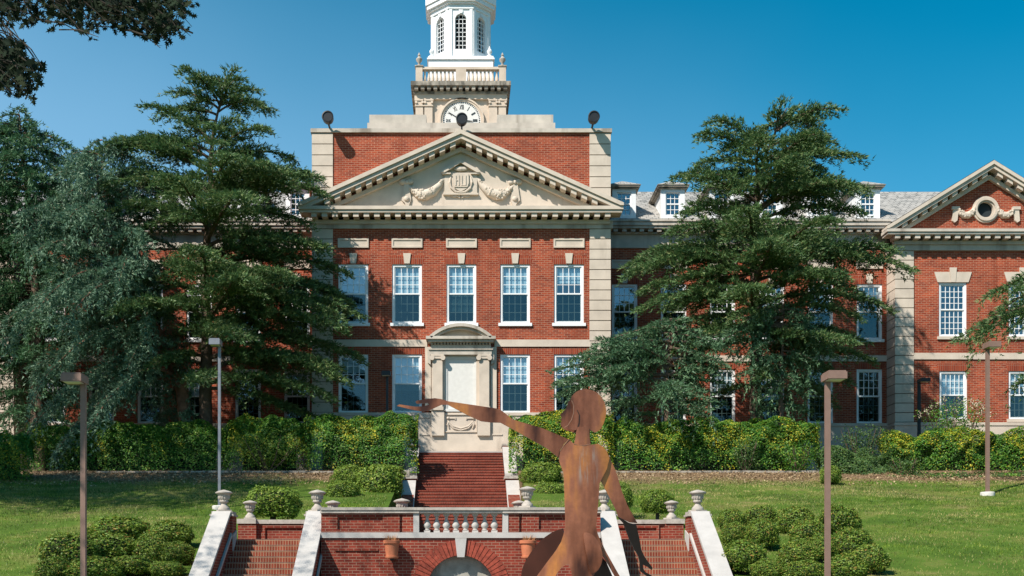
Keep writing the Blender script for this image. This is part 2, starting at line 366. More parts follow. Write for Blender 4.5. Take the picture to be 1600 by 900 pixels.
def scatter(P, N, size, tmpl, faces, spin=True, aspect=None):
    """copies of a flat template (k,2) laid at points P with normals N; returns V, F"""
    n = len(P); N = unit(N); r = unit(rng.normal(size=(n, 3)))
    U = unit(np.cross(N, r)); Vv = np.cross(N, U)
    t = np.asarray(tmpl, float); s = np.asarray(size).reshape(-1, 1, 1) * np.ones((n, 1, 1))
    V = P[:, None, :] + s * (t[None, :, 0:1] * U[:, None, :] + t[None, :, 1:2] * Vv[:, None, :])
    if t.shape[1] > 2: V = V + s * t[None, :, 2:3] * N[:, None, :]
    k = len(t); Fc = (np.arange(n)[:, None, None] * k + np.asarray(faces)[None]).reshape(-1, np.asarray(faces).shape[1])
    return V.reshape(-1, 3), Fc
LEAF = [(0, -.5), (.28, 0), (0, .5), (-.28, 0)]; LEAF_F = [[0, 1, 2, 3]]

SL = .216; YS = 22.24
def gz(x, y):
    b = min(max(SL * (y - YS), 0.0), 7.0)
    if abs(x) < 7.08 and y < 35.6: return -.06
    if abs(x) < 2.7 and y < 58.45: return min(b, 2.85)
    return b
def gnp(x, y): return np.clip(SL * (y - YS), 0, 7.0)
def solveY(yb): return 6.5 / (SL - (CY - yb) / F)

# ------------------------------------------------------------------ ground
def build_ground():
    xs = sorted(set([-700, -300, -120, -80, -60] + list(np.arange(-45, 45.1, 1.0).round(3)) + [60, 80, 120, 300, 700, -7.1, -7.06, 7.06, 7.1, -2.72, -2.68, 2.68, 2.72]))
    ys = sorted(set([-300, -100, -40, -10, 0, 10, 18, 20, 22.24] + list(np.arange(23, 60.1, .75).round(3)) + [62, 66, 75, 90, 120, 200, 500, 1500, 35.58, 35.62, 58.43, 58.47, 54.65]))
    V = [(x, y, gz(x, y) + (.06 * math.sin(x * .7 + y * .4) * math.sin(y * .5) if 24 < y < 53 and abs(x) > 7.5 else 0)) for y in ys for x in xs]
    nx = len(xs); Fc = [(j * nx + i, j * nx + i + 1, (j + 1) * nx + i + 1, (j + 1) * nx + i) for j in range(len(ys) - 1) for i in range(nx - 1)]
    mb = MB(); mb.v = V; mb.f = Fc; mb.mi = [0] * len(Fc)
    tag(obj('ground', mb, M['lawn'], smooth=True), None, None, kind='structure')
    mb = MB().box(-7.0, 7.0, -12, 33, -.3, .02); tag(obj('paving', mb, M['paving']), None, None, kind='structure')
    n = 330000
    x = rng.uniform(-33, 33, n); y = 24 + 30.5 * np.sqrt(rng.uniform(0, 1, n))
    px = x / y * F + CX
    k = (np.abs(x) > 7.2) | (y > 35.8); k &= ~((np.abs(x) < 2.9) & (y < 58.5)); k &= (px > -260) & (px < 1860)
    k &= (y < 50.6 + 2.2 * np.sin(x * .9) * np.sin(x * .37 + 1) + rng.normal(0, .7, n))
    # worn patches carry fewer blades
    patch = np.sin(x * .55 + 1.3 * np.sin(y * .4)) * np.sin(y * .8 + np.sin(x * .6))
    k &= (patch < .55) | (rng.uniform(size=n) < .35)
    x, y = x[k], y[k]; n = len(x)
    P = np.stack([x, y, gnp(x, y) + .06 * np.sin(x * .7 + y * .4) * np.sin(y * .5) - .01], 1)
    h = rng.uniform(.04, .10, n)[:, None]; a = rng.uniform(0, 2 * math.pi, n)
    s = np.stack([np.cos(a), np.sin(a), 0 * a], 1) * .012
    tip = P + np.concatenate([rng.normal(0, .035, (n, 2)), np.ones((n, 1))], 1) * np.concatenate([np.ones((n, 2)), h], 1)
    V = np.stack([P - s, P + s, tip], 1).reshape(-1, 3); Fc = np.arange(3 * n).reshape(-1, 3)
    o = link('grass', np_mesh('grass', V, Fc, M['grass'])); tag(o, 'short mown grass on the sloping lawn', 'grass', kind='stuff')
    n = 15000
    x = rng.uniform(-27, 27, n); y = rng.normal(52.2, 1.5, n); k = (np.abs(x) > 3) & (y < 54.6) & (y > 49); x, y = x[k], y[k]
    P = np.stack([x, y, gnp(x, y) + .02 + rng.uniform(0, .03, len(x))], 1)
    N = np.array([0, -.2, 1]) + rng.normal(0, .5, (len(x), 3))
    V, Fc = scatter(P, N, rng.uniform(.06, .15, len(x)), LEAF, LEAF_F)
    o = link('leaf_litter', np_mesh('leaf_litter', V, Fc, M['litter'])); tag(o, 'dry brown leaves strewn along the foot of the hedges', 'leaf litter', kind='stuff')
build_ground()

# ------------------------------------------------------------------ the building
B = thing('brick_hall', 'long red brick hall with a white clock tower, stone pediment and two lower wings', 'building', (0, 60, 7.0))
YC, YW, YP = 60.0, 64.0, 62.8
def wall_holes(mb, x0, x1, z0, z1, y, holes, depth=.3):
    xs = sorted(set([x0, x1] + [h[0] for h in holes] + [h[1] for h in holes])); zs = sorted(set([z0, z1] + [h[2] for h in holes] + [h[3] for h in holes]))
    for i in range(len(xs) - 1):
        for j in range(len(zs) - 1):
            cx, cz = (xs[i] + xs[i + 1]) / 2, (zs[j] + zs[j + 1]) / 2
            if any(h[0] < cx < h[1] and h[2] < cz < h[3] for h in holes): continue
            mb.face([(xs[i], y, zs[j]), (xs[i + 1], y, zs[j]), (xs[i + 1], y, zs[j + 1]), (xs[i], y, zs[j + 1])])
    for a, b, c, d in holes:
        mb.face([(a, y, c), (a, y + depth, c), (a, y + depth, d), (a, y, d)]); mb.face([(b, y, c), (b, y, d), (b, y + depth, d), (b, y + depth, c)])
        mb.face([(a, y, d), (a, y + depth, d), (b, y + depth, d), (b, y, d)]); mb.face([(a, y, c), (b, y, c), (b, y + depth, c), (a, y + depth, c)])
_wc = {}
def win_meshes(w_, h, cols, rows, lint):
    k = (w_, h, cols, rows, lint)
    if k in _wc: return _wc[k]
    d = {}; hw = w_ / 2; fr = .115
    m = MB(); y0, y1 = .05, .20
    m.box(-hw, -hw + fr, y0, y1, 0, h); m.box(hw - fr, hw, y0, y1, 0, h); m.box(-hw + fr, hw - fr, y0, y1, h - fr, h); m.box(-hw + fr, hw - fr, y0, y1, 0, .09)
    mid = h * .5
    iw = hw - fr
    for z0, z1, ya in ((mid, h - fr, .10), (.09, mid, .135)):       # the two sashes
        st = .055
        m.box(-iw, -iw + st, ya, ya + .045, z0, z1); m.box(iw - st, iw, ya, ya + .045, z0, z1)
        m.box(-iw + st, iw - st, ya, ya + .045, z1 - st, z1); m.box(-iw + st, iw - st, ya, ya + .045, z0, z0 + st)
        for c in range(1, cols):
            x = -iw + st + (2 * iw - 2 * st) * c / cols; m.box(x - .017, x + .017, ya + .006, ya + .038, z0 + st, z1 - st)
        for r_ in range(1, rows):
            z = z0 + st + (z1 - z0 - 2 * st) * r_ / rows
            for c in range(cols):
                xa = -iw + st + (2 * iw - 2 * st) * c / cols + (.0172 if c else 0); xb = -iw + st + (2 * iw - 2 * st) * (c + 1) / cols - (.0172 if c < cols - 1 else 0)
                m.box(xa, xb, ya + .009, ya + .035, z - .015, z + .015)
    m.box(-iw, iw, .085, .098, mid - .02, mid + .05)
    d['window'] = mesh('window', m, M['white'])
    m = MB().face([(-iw, .128, mid), (iw, .128, mid), (iw, .128, h - fr), (-iw, .128, h - fr)]); m.face([(-iw, .165, .09), (iw, .165, .09), (iw, .165, mid), (-iw, .165, mid)])
    d['pane'] = mesh('pane', m, M['glass'])
    m = MB().face([(-iw + .04, .115, .13), (iw - .04, .115, .13), (iw - .04, .115, mid - .03), (-iw + .04, .115, mid - .03)])
    d['insect_screen'] = mesh('insect_screen', m, M['screen'])
    d['sill'] = mesh('sill', MB().box(-hw - .10, hw + .10, -.09, .10, -.16, -.003), M['white' if lint == 'key' else 'stone'])
    if lint == 'key':
        m = MB(); m.cur = 0; m.prism([(-.14, h + .03), (.14, h + .03), (.20, h + .56), (-.20, h + .56)], -.06, .05)
        m.cur = 1; m.prism([(-hw - .05, h + .003), (-.145, h + .003), (-.188, h + .42), (-hw - .17, h + .42)], -.004, .05); m.prism([(.145, h + .003), (hw + .05, h + .003), (hw + .17, h + .42), (.188, h + .42)], -.004, .05)
        d['keystone'] = mesh('keystone', m, [M['stone'], M['soldier']])
    elif lint == 'soldier':
        d['lintel'] = mesh('lintel', MB().prism([(-hw - .05, h + .003), (hw + .05, h + .003), (hw + .17, h + .42), (-hw - .17, h + .42)], -.004, .05), M['soldier'])
    else:
        m = MB().prism([(-hw - .08, h + .003), (-.13, h + .003), (-.18, h + .56), (-hw - .26, h + .56)], -.05, .05); m.prism([(.13, h + .003), (hw + .08, h + .003), (hw + .26, h + .56), (.18, h + .56)], -.05, .05)
        m.prism([(-.125, h + .003), (.125, h + .003), (.19, h + .80), (-.19, h + .80)], -.08, .05)
        d['lintel'] = mesh('lintel', m, M['stone'])
    for i, bl in enumerate((.28, .47, .60, .78)):
        d['blind%d' % i] = mesh('blind', MB().box(-iw + .02, iw - .02, .24, .25, h - fr - (h - fr) * bl, h - fr), M['blind'])
    _wc[k] = d; return d
def window(x, y, z0, w_, h, cols=4, rows=3, lint='key', blind=None, sill=True, screen=True):
    d = win_meshes(w_, h, cols, rows, lint); at = (x, y, z0)
    o = link('window', d['window'], B, at)
    link('pane', d['pane'], o, at)
    if screen: link('insect_screen', d['insect_screen'], o, at)
    if sill: link('sill', d['sill'], o, at)
    for k in ('keystone', 'lintel'):
        if k in d: link(k, d[k], o, at)
    if blind is not None: link('blind', d['blind%d' % blind], o, at)
    return (x - w_ / 2 + .001, x + w_ / 2 - .001, z0 + .001, z0 + h - .001)
def quoin(x0, x1, z0, z1, y, depth=.7, name='quoin'):
    m = MB(); n = max(1, round((z1 - z0) / .533)); h = (z1 - z0) / n
    m.cur = 1; m.box(x0 + .03, x1 - .03, y + .03, y + depth - .03, z0, z1)
    m.cur = 0
    for i in range(n): m.box(x0, x1, y, y + depth, z0 + i * h + .022, z0 + (i + 1) * h - .022)
    return obj(name, m, [M['stone'], M['joint']], B)
ZB, ZBRICK = 10.53, 20.1
def panel(m, x0, x1, z0, z1, y):
    m.box(x0, x1, y - .03, y + .03, z0, z1)
    f = .09; m.box(x0, x1, y - .07, y - .03, z1 - f, z1); m.box(x0, x1, y - .07, y - .03, z0, z0 + f); m.box(x0, x0 + f, y - .07, y - .03, z0 + f, z1 - f); m.box(x1 - f, x1, y - .07, y - .03, z0 + f, z1 - f)
def cornice_set(x0, x1, zt, y, proj, h=.32, step=.54, mw=.28, fr=.4, ret=.85):
    """corona with modillions and frieze along x; zt = top of corona"""
    m = MB(); m.box(x0, x1, y - proj, y + .1, zt - h * .55, zt); m.box(x0 + .06, x1 - .06, y - proj + .07, y + .1, zt - h, zt - h * .55 - .002)
    n = int((x1 - x0 - .5) / step); xs = [(x0 + x1) / 2 + (i - (n - 1) / 2) * step for i in range(n)]
    for x in xs: m.box(x - mw / 2, x + mw / 2, y - proj + .14, y + .05, zt - h - .20, zt - h - .002)
    m.box(x0 + ret * .7, x1 - ret * .7, y - .22, y + .1, zt - h - .40, zt - h - .202)
    return m
def rake(xc, half, zb, za, yf, yb, corona=.43, mod=.22, bed=.22, step=.54, mw=.28, name='raking_cornice'):
    m = MB(); sl = (za - zb - .14) / half
    for s in (-1, 1):
        L = lambda u, d: za - sl * u - d
        def poly(u0, u1, d0, d1): return [(xc + s * u0, L(u0, d0)), (xc + s * u1, L(u1, d0)), (xc + s * u1, L(u1, d1)), (xc + s * u0, L(u0, d1))]
        def clip(d): return (za - d - zb - .004) / sl
        m.prism([(xc, za), (xc + s * half, zb + .14), (xc + s * half, zb + .004), (xc + s * clip(corona * .5), zb + .004), (xc, za - corona * .5)], yf, yb)
        m.prism([(xc, za - corona * .5 - .002), (xc + s * clip(corona * .5 + .002), zb + .004), (xc + s * clip(corona), zb + .004), (xc, za - corona)], yf + .09, yb)
        u = step / 2 if s > 0 else step / 2
        while u + mw < clip(corona + mod):
            m.prism(poly(u, u + mw, corona + .002, corona + mod), yf + .18, yb); u += step
        e = clip(corona + mod + bed)
        m.prism([(xc, za - corona - mod - .002), (xc + s * clip(corona + mod), zb + .004), (xc + s * e, zb + .004), (xc, za - corona - mod - bed)], yb - .26, yb)
    return obj(name, m, M['stone'], B)

def centre_block():
    xl, xr = -7.75, 7.8; ql, qr = -6.66, 6.70
    holes = []; Wx = [-5.6, -2.8, .03, 2.83, 5.63]
    for i, x in enumerate(Wx): holes.append(window(x, YC, 15.2, 1.55, 3.07, 4, 3, 'key', blind=(2, 1, 3, 1, 0)[i]))
    for i, x in enumerate(Wx):
        if i != 2: holes.append(window(x, YC, ZB, 1.55, 3.05, 4, 3, 'soldier', blind=(0, 2, 0, 1, 0)[i]))
    m = MB(); wall_holes(m, ql, qr, ZB, ZBRICK, YC, holes); wall_holes(m, ql, qr, 21.05, 25.1, YC, [])
    m.face([(xl + .02, YC + .05, 7), (xl + .02, YC + 12, 7), (xl + .02, YC + 12, 25.1), (xl + .02, YC + .05, 25.1)]); m.face([(xr - .02, YC + .05, 7), (xr - .02, YC + .05, 25.1), (xr - .02, YC + 12, 25.1), (xr - .02, YC + 12, 7)])
    m.face([(xl, YC + 12, 7), (xr, YC + 12, 7), (xr, YC + 12, 25.1), (xl, YC + 12, 25.1)]); m.face([(xl, YC + .05, 25.1), (xr, YC + .05, 25.1), (xr, YC + 12, 25.1), (xl, YC + 12, 25.1)])
    obj('wall', m, M['brick'], B)
    obj('dark_backing', MB().box(xl + .1, xr - .1, YC + 1.5, YC + 1.6, 7, 25), M['dark'], B)  # added sheet behind the windows, its dark colour stands for unlit rooms
    for a, b in ((xl, ql), (qr, xr)):
        quoin(a, b, ZB + .02, ZBRICK, YC - .07); quoin(a, b, 21.1, 25.08, YC - .07)
    m = MB(); m.box(xl - .06, xr + .06, YC - .13, YC + 1, 25.1, 25.3); obj('parapet_coping', m, M['stain'], B)
    # stone basement and belt
    for a, b in ((xl - .05, -2.2), (2.2, xr + .05)): obj('basement', MB().box(a, b, YC - .1, YC + .4, 7, ZB - .158).box(a, b, YC - .15, YC + .4, ZB - .158, ZB + .001), M['stone'], B)
    for a, b in ((ql, -1.75), (1.75, qr)): obj('belt_course', MB().box(a, b, YC - .06, YC + .1, 13.97, 14.33), M['stone'], B)
    for x in Wx: m = MB(); panel(m, x - .8, x + .8, 19.12, 19.60, YC); obj('wall_panel', m, M['stone'], B)
    # entablature and pediment
    obj('frieze', MB().box(xl - .1, xr + .1, YC - .12, YC + .3, ZBRICK, 20.5), M['stain'], B)
    m = cornice_set(-8.35, 8.35, 21.04, YC, .87); obj('cornice', m, M['stone'], B)
    rake(0, 8.36, 21.04, 24.93, YC - .95, YC - .005)
    m = MB(); sl = (24.93 - 21.18) / 8.36; u = (24.93 - .84 - 21.06) / sl
    m.prism([(-u, 21.05), (u, 21.05), (0, 24.93 - .84)], YC - .03, YC + .12); obj('tympanum', m, M['stone'], B)
    crest(YC - .03)

def crest(y):
    q = lambda px: (px - 721.8) / 30.25
    zz = lambda py: EYE + (CY - py) / 30.15
    m = MB()
    m.box(q(696), q(747.5), y - .10, y, zz(300), zz(268)); m.box(q(694), q(749.5), y - .16, y, zz(302.8), zz(300) - .003)
    for s in (-1, 1):
        m.prism([(0, zz(249.5)), (s * q(752), zz(266)), (s * q(752), zz(269)), (s * q(747), zz(269)), (0, zz(254))], y - .26, y)
        m.box(s * q(737.5), s * q(751), y - .22, y, zz(271), zz(269) - .004)
        m.prism([(s * .02, zz(303)), (s * q(738), zz(303)), (s * q(733), zz(306)), (s * q(727), zz(305)), (s * q(723.5), zz(307.5))], y - .08, y)
    sh = [(-.40, zz(270)), (.40, zz(270)), (.42, zz(284)), (.33, zz(293)), (.0, zz(298.5)), (-.33, zz(293)), (-.42, zz(284))]
    m.prism(sh, y - .18, y - .10)
    # raised letters and bars on the shield
    for a, b in ((-.30, -.24), (-.13, -.07), (.02, .07), (.22, .27)): m.box(a, b, y - .215, y - .18, zz(289), zz(273))
    m.box(-.24, -.13, y - .21, y - .18, zz(281.5), zz(280)); m.box(.07, .22, y - .21, y - .18, zz(289), zz(287.5)); m.box(-.34, .34, y - .22, y - .18, zz(291.5), zz(290))
    for s in (-1, 1): m.tube([(s * .52, y - .1, zz(275)), (s * .58, y - .14, zz(284)), (s * .5, y - .14, zz(292)), (s * .25, y - .14, zz(298.5)), (0, y - .14, zz(299.6))], [.04, .06, .06, .06, .05], 6)
    m.blob((0, y - .1, zz(262)), (.38, .1, .14)); obj('crest', m, M['stone'], B)
    for s in (-1, 1):
        m = MB(); r2 = random.Random(3)
        path = [(q(747), zz(275)), (q(755), zz(287)), (q(765), zz(297)), (q(776), zz(302)), (q(787), zz(302)), (q(797), zz(296)), (q(806), zz(287))]
        rad = [.05, .17, .25, .28, .25, .16, .06]
        m.tube([(s * a, y - .03, b) for a, b in path], rad, 10)
        for k in range(46):
            t = r2.uniform(.5, 5.6); i = int(t); f = t - i; a = path[i][0] * (1 - f) + path[i + 1][0] * f; b = path[i][1] * (1 - f) + path[i + 1][1] * f; rr = rad[i] * (1 - f) + rad[i + 1] * f
            o_ = r2.uniform(-.9, .9) * rr; m.blob((s * (a + r2.uniform(-.06, .06)), y - .03 - math.sqrt(max(rr * rr - o_ * o_, .0)) * .9, b + o_), r2.uniform(.05, .085), 6, 4)
        m.blob((s * q(802), y - .06, zz(282)), (.2, .12, .16)); m.blob((s * q(813), y - .06, zz(282)), (.2, .12, .16)); m.blob((s * q(807), y - .1, zz(283)), (.1, .1, .12))
        m.prism([(s * q(804), zz(285)), (s * q(811), zz(285)), (s * q(815), zz(311)), (s * q(810), zz(315)), (s * q(808), zz(321)), (s * q(804), zz(321)), (s * q(801), zz(313)), (s * q(800), zz(308))], y - .10, y)
        m.blob((s * q(807), y - .12, zz(309)), (.16, .08, .14))
        obj('garland', m, M['stone'], B, smooth=True)

def portal():
    y = YC; P = MB()
    P.box(-1.86, -1.55, y - .10, y + .1, ZB + .1, 13.95); P.box(1.55, 1.86, y - .10, y + .1, ZB + .1, 13.95)
    obj('door_surround', P, M['stone'], B)
    for s in (-1, 1):
        m = MB(); m.box(s * .80, s * 1.52, y - .12, y + .1, ZB + .1, 13.95); m.box(s * .95, s * 1.47, y - .30, y - .12, ZB + .28, 13.28); m.box(s * .90, s * 1.52, y - .34, y - .12, ZB + .1, ZB + .278)
        m.box(s * .88, s * 1.56, y - .38, y - .1, 13.42, 13.5)
        m.lathe([(.13, -.12), (.13, .0)], (s * .93, y - .30, 13.33), 14, 'y'); m.lathe([(.13, -.12), (.13, 0)], (s * 1.49, y - .30, 13.33), 14, 'y'); m.box(s * .93, s * 1.49, y - .36, y - .1, 13.29, 13.418)
        obj('pilaster', m, M['stone'], B)
    m = MB(); m.box(-.80, .80, y - .05, y + .1, 10.72, 13.5); obj('blank_door_panel', m, M['marble'], B)
    m = MB(); m.box(-.84, -.70, y - .09, y - .052, 10.72, 13.42); m.box(.70, .84, y - .09, y - .052, 10.72, 13.42); m.box(-.70, .70, y - .09, y - .052, 13.32, 13.42); m.box(-.84, .84, y - .14, y + .1, 10.58, 10.718)
    obj('door_moulding', m, M['marble'], B)
    m = MB(); m.box(-1.60, 1.60, y - .34, y + .1, 13.503, 13.74); m.box(-1.66, 1.66, y - .40, y + .1, 13.743, 13.80); m.box(-1.56, 1.56, y - .30, y + .1, 13.803, 14.02)
    for i in range(19): x = -1.5 + i * 3.0 / 18; m.box(x - .05, x + .05, y - .40, y - .30, 14.022, 14.12)
    m.box(-1.7, 1.7, y - .56, y + .1, 14.123, 14.25); m.box(-1.80, 1.80, y - .66, y + .1, 14.253, 14.40)
    for s in (-1, 1): m.prism([(s * 1.56, 13.0), (s * 1.72, 13.1), (s * 1.74, 13.9), (s * 1.60, 13.9)], y - .24, y - .10)
    obj('portal_entablature', m, M['stain'], B)
    Rr, sag = 2.36, .66; zc = 14.403 + sag - Rr; a0 = math.asin(1.62 / Rr)
    arc = lambda r, n=24: [(r * math.sin(-a0 + 2 * a0 * k / n), zc + r * math.cos(-a0 + 2 * a0 * k / n)) for k in range(n + 1)]
    m = MB(); o_, i_ = arc(Rr), arc(Rr - .16); i2 = arc(Rr - .28)
    for k in range(24):
        m.prism([o_[k], o_[k + 1], i_[k + 1], i_[k]], y - .66, y + .08); m.prism([i_[k], i_[k + 1], (i2[k + 1][0], max(14.404, i2[k + 1][1])), (i2[k][0], max(14.404, i2[k][1]))], y - .52, y + .08)
    obj('segmental_pediment', m, M['stain'], B)
    m = MB(); m.prism([(x, max(14.404, z)) for x, z in arc(Rr - .2)], y - .16, y + .08); obj('pediment_infill', m, M['stone'], B)
    # stone podium below the door
    m = MB(); m.box(-2.2, 2.2, y - .10, y + .3, 8.0, ZB); m.box(-2.25, 2.25, y - .16, y - .10, 8.3, 8.42); m.box(-2.22, 2.22, y - .30, y + .2, 8.0, 8.3)
    for s in (-1, 1):
        m.box(s * .86, s * 1.52, y - .26, y - .10, 9.32, ZB + .08); m.box(s * .80, s * 1.6, y - .30, y - .1, ZB + .083, ZB + .098)
        f = [(s * 1.62, s * 2.16, 10.25, 10.32), (s * 1.62, s * 2.16, 9.35, 9.42)]
        for a, b, c, d in f: m.box(a, b, y - .14, y - .10, c, d)
    m.box(-.84, .84, y - .16, y - .10, 9.5, 9.56); m.box(-.84, .84, y - .16, y - .10, 10.4, 10.46); m.box(-.84, -.78, y - .16, y - .10, 9.56, 10.4); m.box(.78, .84, y - .16, y - .10, 9.56, 10.4)
    obj('podium', m, M['stone'], B)
    m = MB()
    for dz in (0, .1): m.tube([(-.62, y - .13, 10.05 - dz), (-.4, y - .14, 9.82 - dz), (0, y - .15, 9.70 - dz), (.4, y - .14, 9.82 - dz), (.62, y - .13, 10.05 - dz)], .035, 6)
    for s in (-1, 1):
        m.tube([(s * .62, y - .13, 10.1), (s * .68, y - .13, 9.9), (s * .60, y - .13, 9.7)], [.03, .07, .03], 6); m.tube([(s * .62, y - .13, 10.22), (s * .3, y - .13, 10.22)], .03, 6); m.box(s * .26, s * .32, y - .15, y - .10, 10.16, 10.28)
        m.blob((s * .66, y - .12, 10.24), .08, 8, 5)
    obj('carved_swag', m, M['stone'], B, smooth=True)

def numeral(m, txt, c, ang, r, y):
    """roman numeral strokes, upright along the radius"""
    wd = {'I': .055, 'V': .12, 'X': .13}; tot = sum(wd[t] for t in txt); x = -tot / 2; h = .26
    ca, sa = math.cos(ang), math.sin(ang)
    def P(u, v): return (c[0] + u * ca + (r + v) * sa, c[1] - u * sa + (r + v) * ca)
    def bar(u0, v0, u1, v1, t): m.prism([P(u0 - t, v0), P(u0 + t, v0), P(u1 + t, v1), P(u1 - t, v1)], y - .012, y)
    for t in txt:
        cx = x + wd[t] / 2
        if t == 'I': bar(cx, -h / 2, cx, h / 2, .016)
        if t == 'V': bar(cx, -h / 2, cx - .045, h / 2, .016); bar(cx, -h / 2, cx + .045, h / 2, .01)
        if t == 'X': bar(cx - .05, -h / 2, cx + .05, h / 2, .016); bar(cx + .05, -h / 2, cx - .05, h / 2, .01)
        x += wd[t]
def octa(r, c, z0, z1, m):
    """octagonal prism with flats towards the axes; r = half width across flats"""
    R8 = r / math.cos(math.pi / 8); m.prism([(c[0] + R8 * math.cos(math.pi / 8 + k * math.pi / 4), c[1] + R8 * math.sin(math.pi / 8 + k * math.pi / 4)) for k in range(8)], z0, z1, 'z')
def tower():
    yf = 65.0; cy = 67.6
    m = MB(); m.box(-5.0, 5.05, 61.6, 72, 25.3, 26.28); m.box(-4.9, -1.85, 61.7, 72, 26.283, 26.75); m.box(1.95, 4.95, 61.7, 72, 26.283, 26.75); obj('tower_plinth', m, M['stain'], B)
    hx = 2.55
    m = MB(); m.box(-hx, hx, yf + .12, yf + 5.2, 25.4, 29.4)
    for a, b in ((-hx, -hx + .42), (-hx + .50, -hx + .95), (hx - .42, hx), (hx - .95, hx - .50)):
        m.box(a, b, yf - .02, yf + .12, 25.4, 28.55); m.box(a - .04, b + .04, yf - .07, yf + .12, 28.553, 28.62); m.box(a - .01, b + .01, yf - .05, yf + .12, 28.623, 28.85); m.box(a - .06, b + .06, yf - .1, yf + .12, 28.853, 28.93)
        m.lathe([(.07, -.1), (.07, 0)], (a + .03, yf - .03, 28.76), 10, 'y'); m.lathe([(.07, -.1), (.07, 0)], (b - .03, yf - .03, 28.76), 10, 'y')
    m.box(-hx - .06, hx + .06, yf - .06, yf + 5.3, 28.95, 29.22)
    for s in (-1, 1): m.prism([(s * 1.35, 26.3), (s * 1.62, 26.3), (s * 1.5, 27.05)], yf + .02, yf + .12)
    T = obj('clock_tower', m, M['tower_stone'], B)
    m = MB(); m.box(-hx - .12, hx + .12, yf - .12, yf + 5.36, 29.222, 29.36)
    n = 15
    for i in range(n): x = -2.5 + i * 5.0 / (n - 1); m.box(x - .1, x + .1, yf - .38, yf - .12, 29.362, 29.56); m.blob((x, yf - .3, 29.38), (.09, .07, .07), 6, 4)
    m.box(-hx - .26, hx + .26, yf - .46, yf + 5.6, 29.563, 29.80); obj('tower_cornice', m, M['mould'], T)
    m = MB(); c = (.05, 27.78); sg = 40
    ring = lambda r: [(c[0] + r * math.cos(2 * math.pi * k / sg), c[1] + r * math.sin(2 * math.pi * k / sg)) for k in range(sg)]
    a, b, d = ring(1.26), ring(1.08), ring(1.18)
    for k in range(sg): m.prism([a[k], a[(k + 1) % sg], d[(k + 1) % sg], d[k]], yf - .06, yf + .12); m.prism([d[k], d[(k + 1) % sg], b[(k + 1) % sg], b[k]], yf + .0, yf + .12)
    obj('clock_rim', m, M['tower_stone'], T)
    m = MB(); m.prism(ring(1.10), yf + .05, yf + .118); D = obj('clock_face', m, M['marble'], T)
    for k, t in enumerate(('XII', 'I', 'II', 'III', 'IIII', 'V', 'VI', 'VII', 'VIII', 'IX', 'X', 'XI')): m = MB(); numeral(m, t, c, k * math.pi / 6, .76, yf + .048); obj('numeral', m, M['black'], T)
    m = MB()
    for k in range(60):
        a_ = 2 * math.pi * k / 60; ca, sa = math.cos(a_), math.sin(a_); t = .02 if k % 5 else .03
        P = lambda u, v: (c[0] + u * ca + v * sa, c[1] - u * sa + v * ca)
        m.prism([P(-t, .97), P(t, .97), P(t, 1.04), P(-t, 1.04)], yf + .036, yf + .048)
    obj('minute_track', m, M['black'], T)
    m = MB()
    for ang, ln, t in ((R(-58), .86, .035), (R(95), .62, .05)):
        ca, sa = math.cos(ang), math.sin(ang); P = lambda u, v: (c[0] + u * ca + v * sa, c[1] - u * sa + v * ca)
        m.prism([P(-t, -.12), P(t, -.12), P(t * .4, ln), P(-t * .4, ln)], yf + (.02 if ln > .7 else .006), yf + (.03 if ln > .7 else .018))
    obj('clock_hands', m, M['black'], T)
    # balustrade
    m = MB(); zb, zt = 29.803, 30.72; y0 = yf - .2; y1 = yf + 5.4
    for sx in (-1, 1):
        for yy in (y0, y1 - .36): m.box(sx * 2.16, sx * 2.54, yy, yy + .38, zb, zt)
    for yy in (y0, y1 - .34):
        m.box(-.28, .30, yy + .02, yy + .36, zb, zt - .14); m.box(-2.16, 2.16, yy + .04, yy + .34, zb, zb + .12)
        m.box(-2.16, 2.16, yy + .02, yy + .36, zt - .137, zt - .003)
        for s in (-1, 1):
            for i in range(8): m.lathe([(.055, 0), (.085, .10), (.085, .2), (.045, .42), (.06, .52), (.06, zt - zb - .26)], (s * (.45 + i * .225), yy + .19, zb + .12), 8)
    for s in (-1, 1):
        m.box(s * 2.2, s * 2.5, y0 + .38, y1 - .36, zb, zb + .12); m.box(s * 2.19, s * 2.51, y0 + .38, y1 - .36, zt - .137, zt - .003)
        for i in range(18): m.lathe([(.055, 0), (.085, .10), (.085, .2), (.045, .42), (.06, .52), (.06, zt - zb - .26)], (s * 2.35, y0 + .6 + i * .25, zb + .12), 8)
    obj('roof_balustrade', m, M['tower_stone'], T)
    for sx in (-1, 1):
        for yy in (y0, y1 - .36): obj('post_cap', MB().box(sx * 2.1, sx * 2.58, yy - .04, yy + .42, zt + .002, zt + .07), M['mould'], T)
    for sx in (-1, 1):
        for yy in (y0 + .19, y1 - .17):
            m = MB().lathe([(.15, .07), (.15, .14), (.06, .18), (.06, .26), (.17, .40), (.18, .50), (.10, .58), (.06, .64), (.09, .70), (.05, .78), (.02, .86)], (sx * 2.35, yy, zt), 14); obj('finial', m, M['grey_stone'], T, smooth=True)
    # white base and octagonal lantern
    cz = 68.1; hb = 1.86
    m = MB(); m.box(-hb, hb, cz - hb, cz + hb, 29.85, 31.75); m.box(-hb - .08, hb + .08, cz - hb - .08, cz + hb + .08, 31.753, 31.84); m.box(-hb - .02, hb + .02, cz - hb - .02, cz + hb + .02, 31.843, 31.96); m.box(-1.45, 1.45, cz - hb - .03, cz - hb, 31.3, 31.36)
    for sx in (-1, 1):
        for sy in (-1, 1): m.lathe([(.16, 0), (.16, .1), (.07, .14), (.15, .3), (.15, .38), (.06, .5), (.02, .66)], (sx * 1.66, cz + sy * 1.66, 31.963), 10)
    obj('lantern_base', m, M['white'], T)
    m = MB(); r8 = 1.70
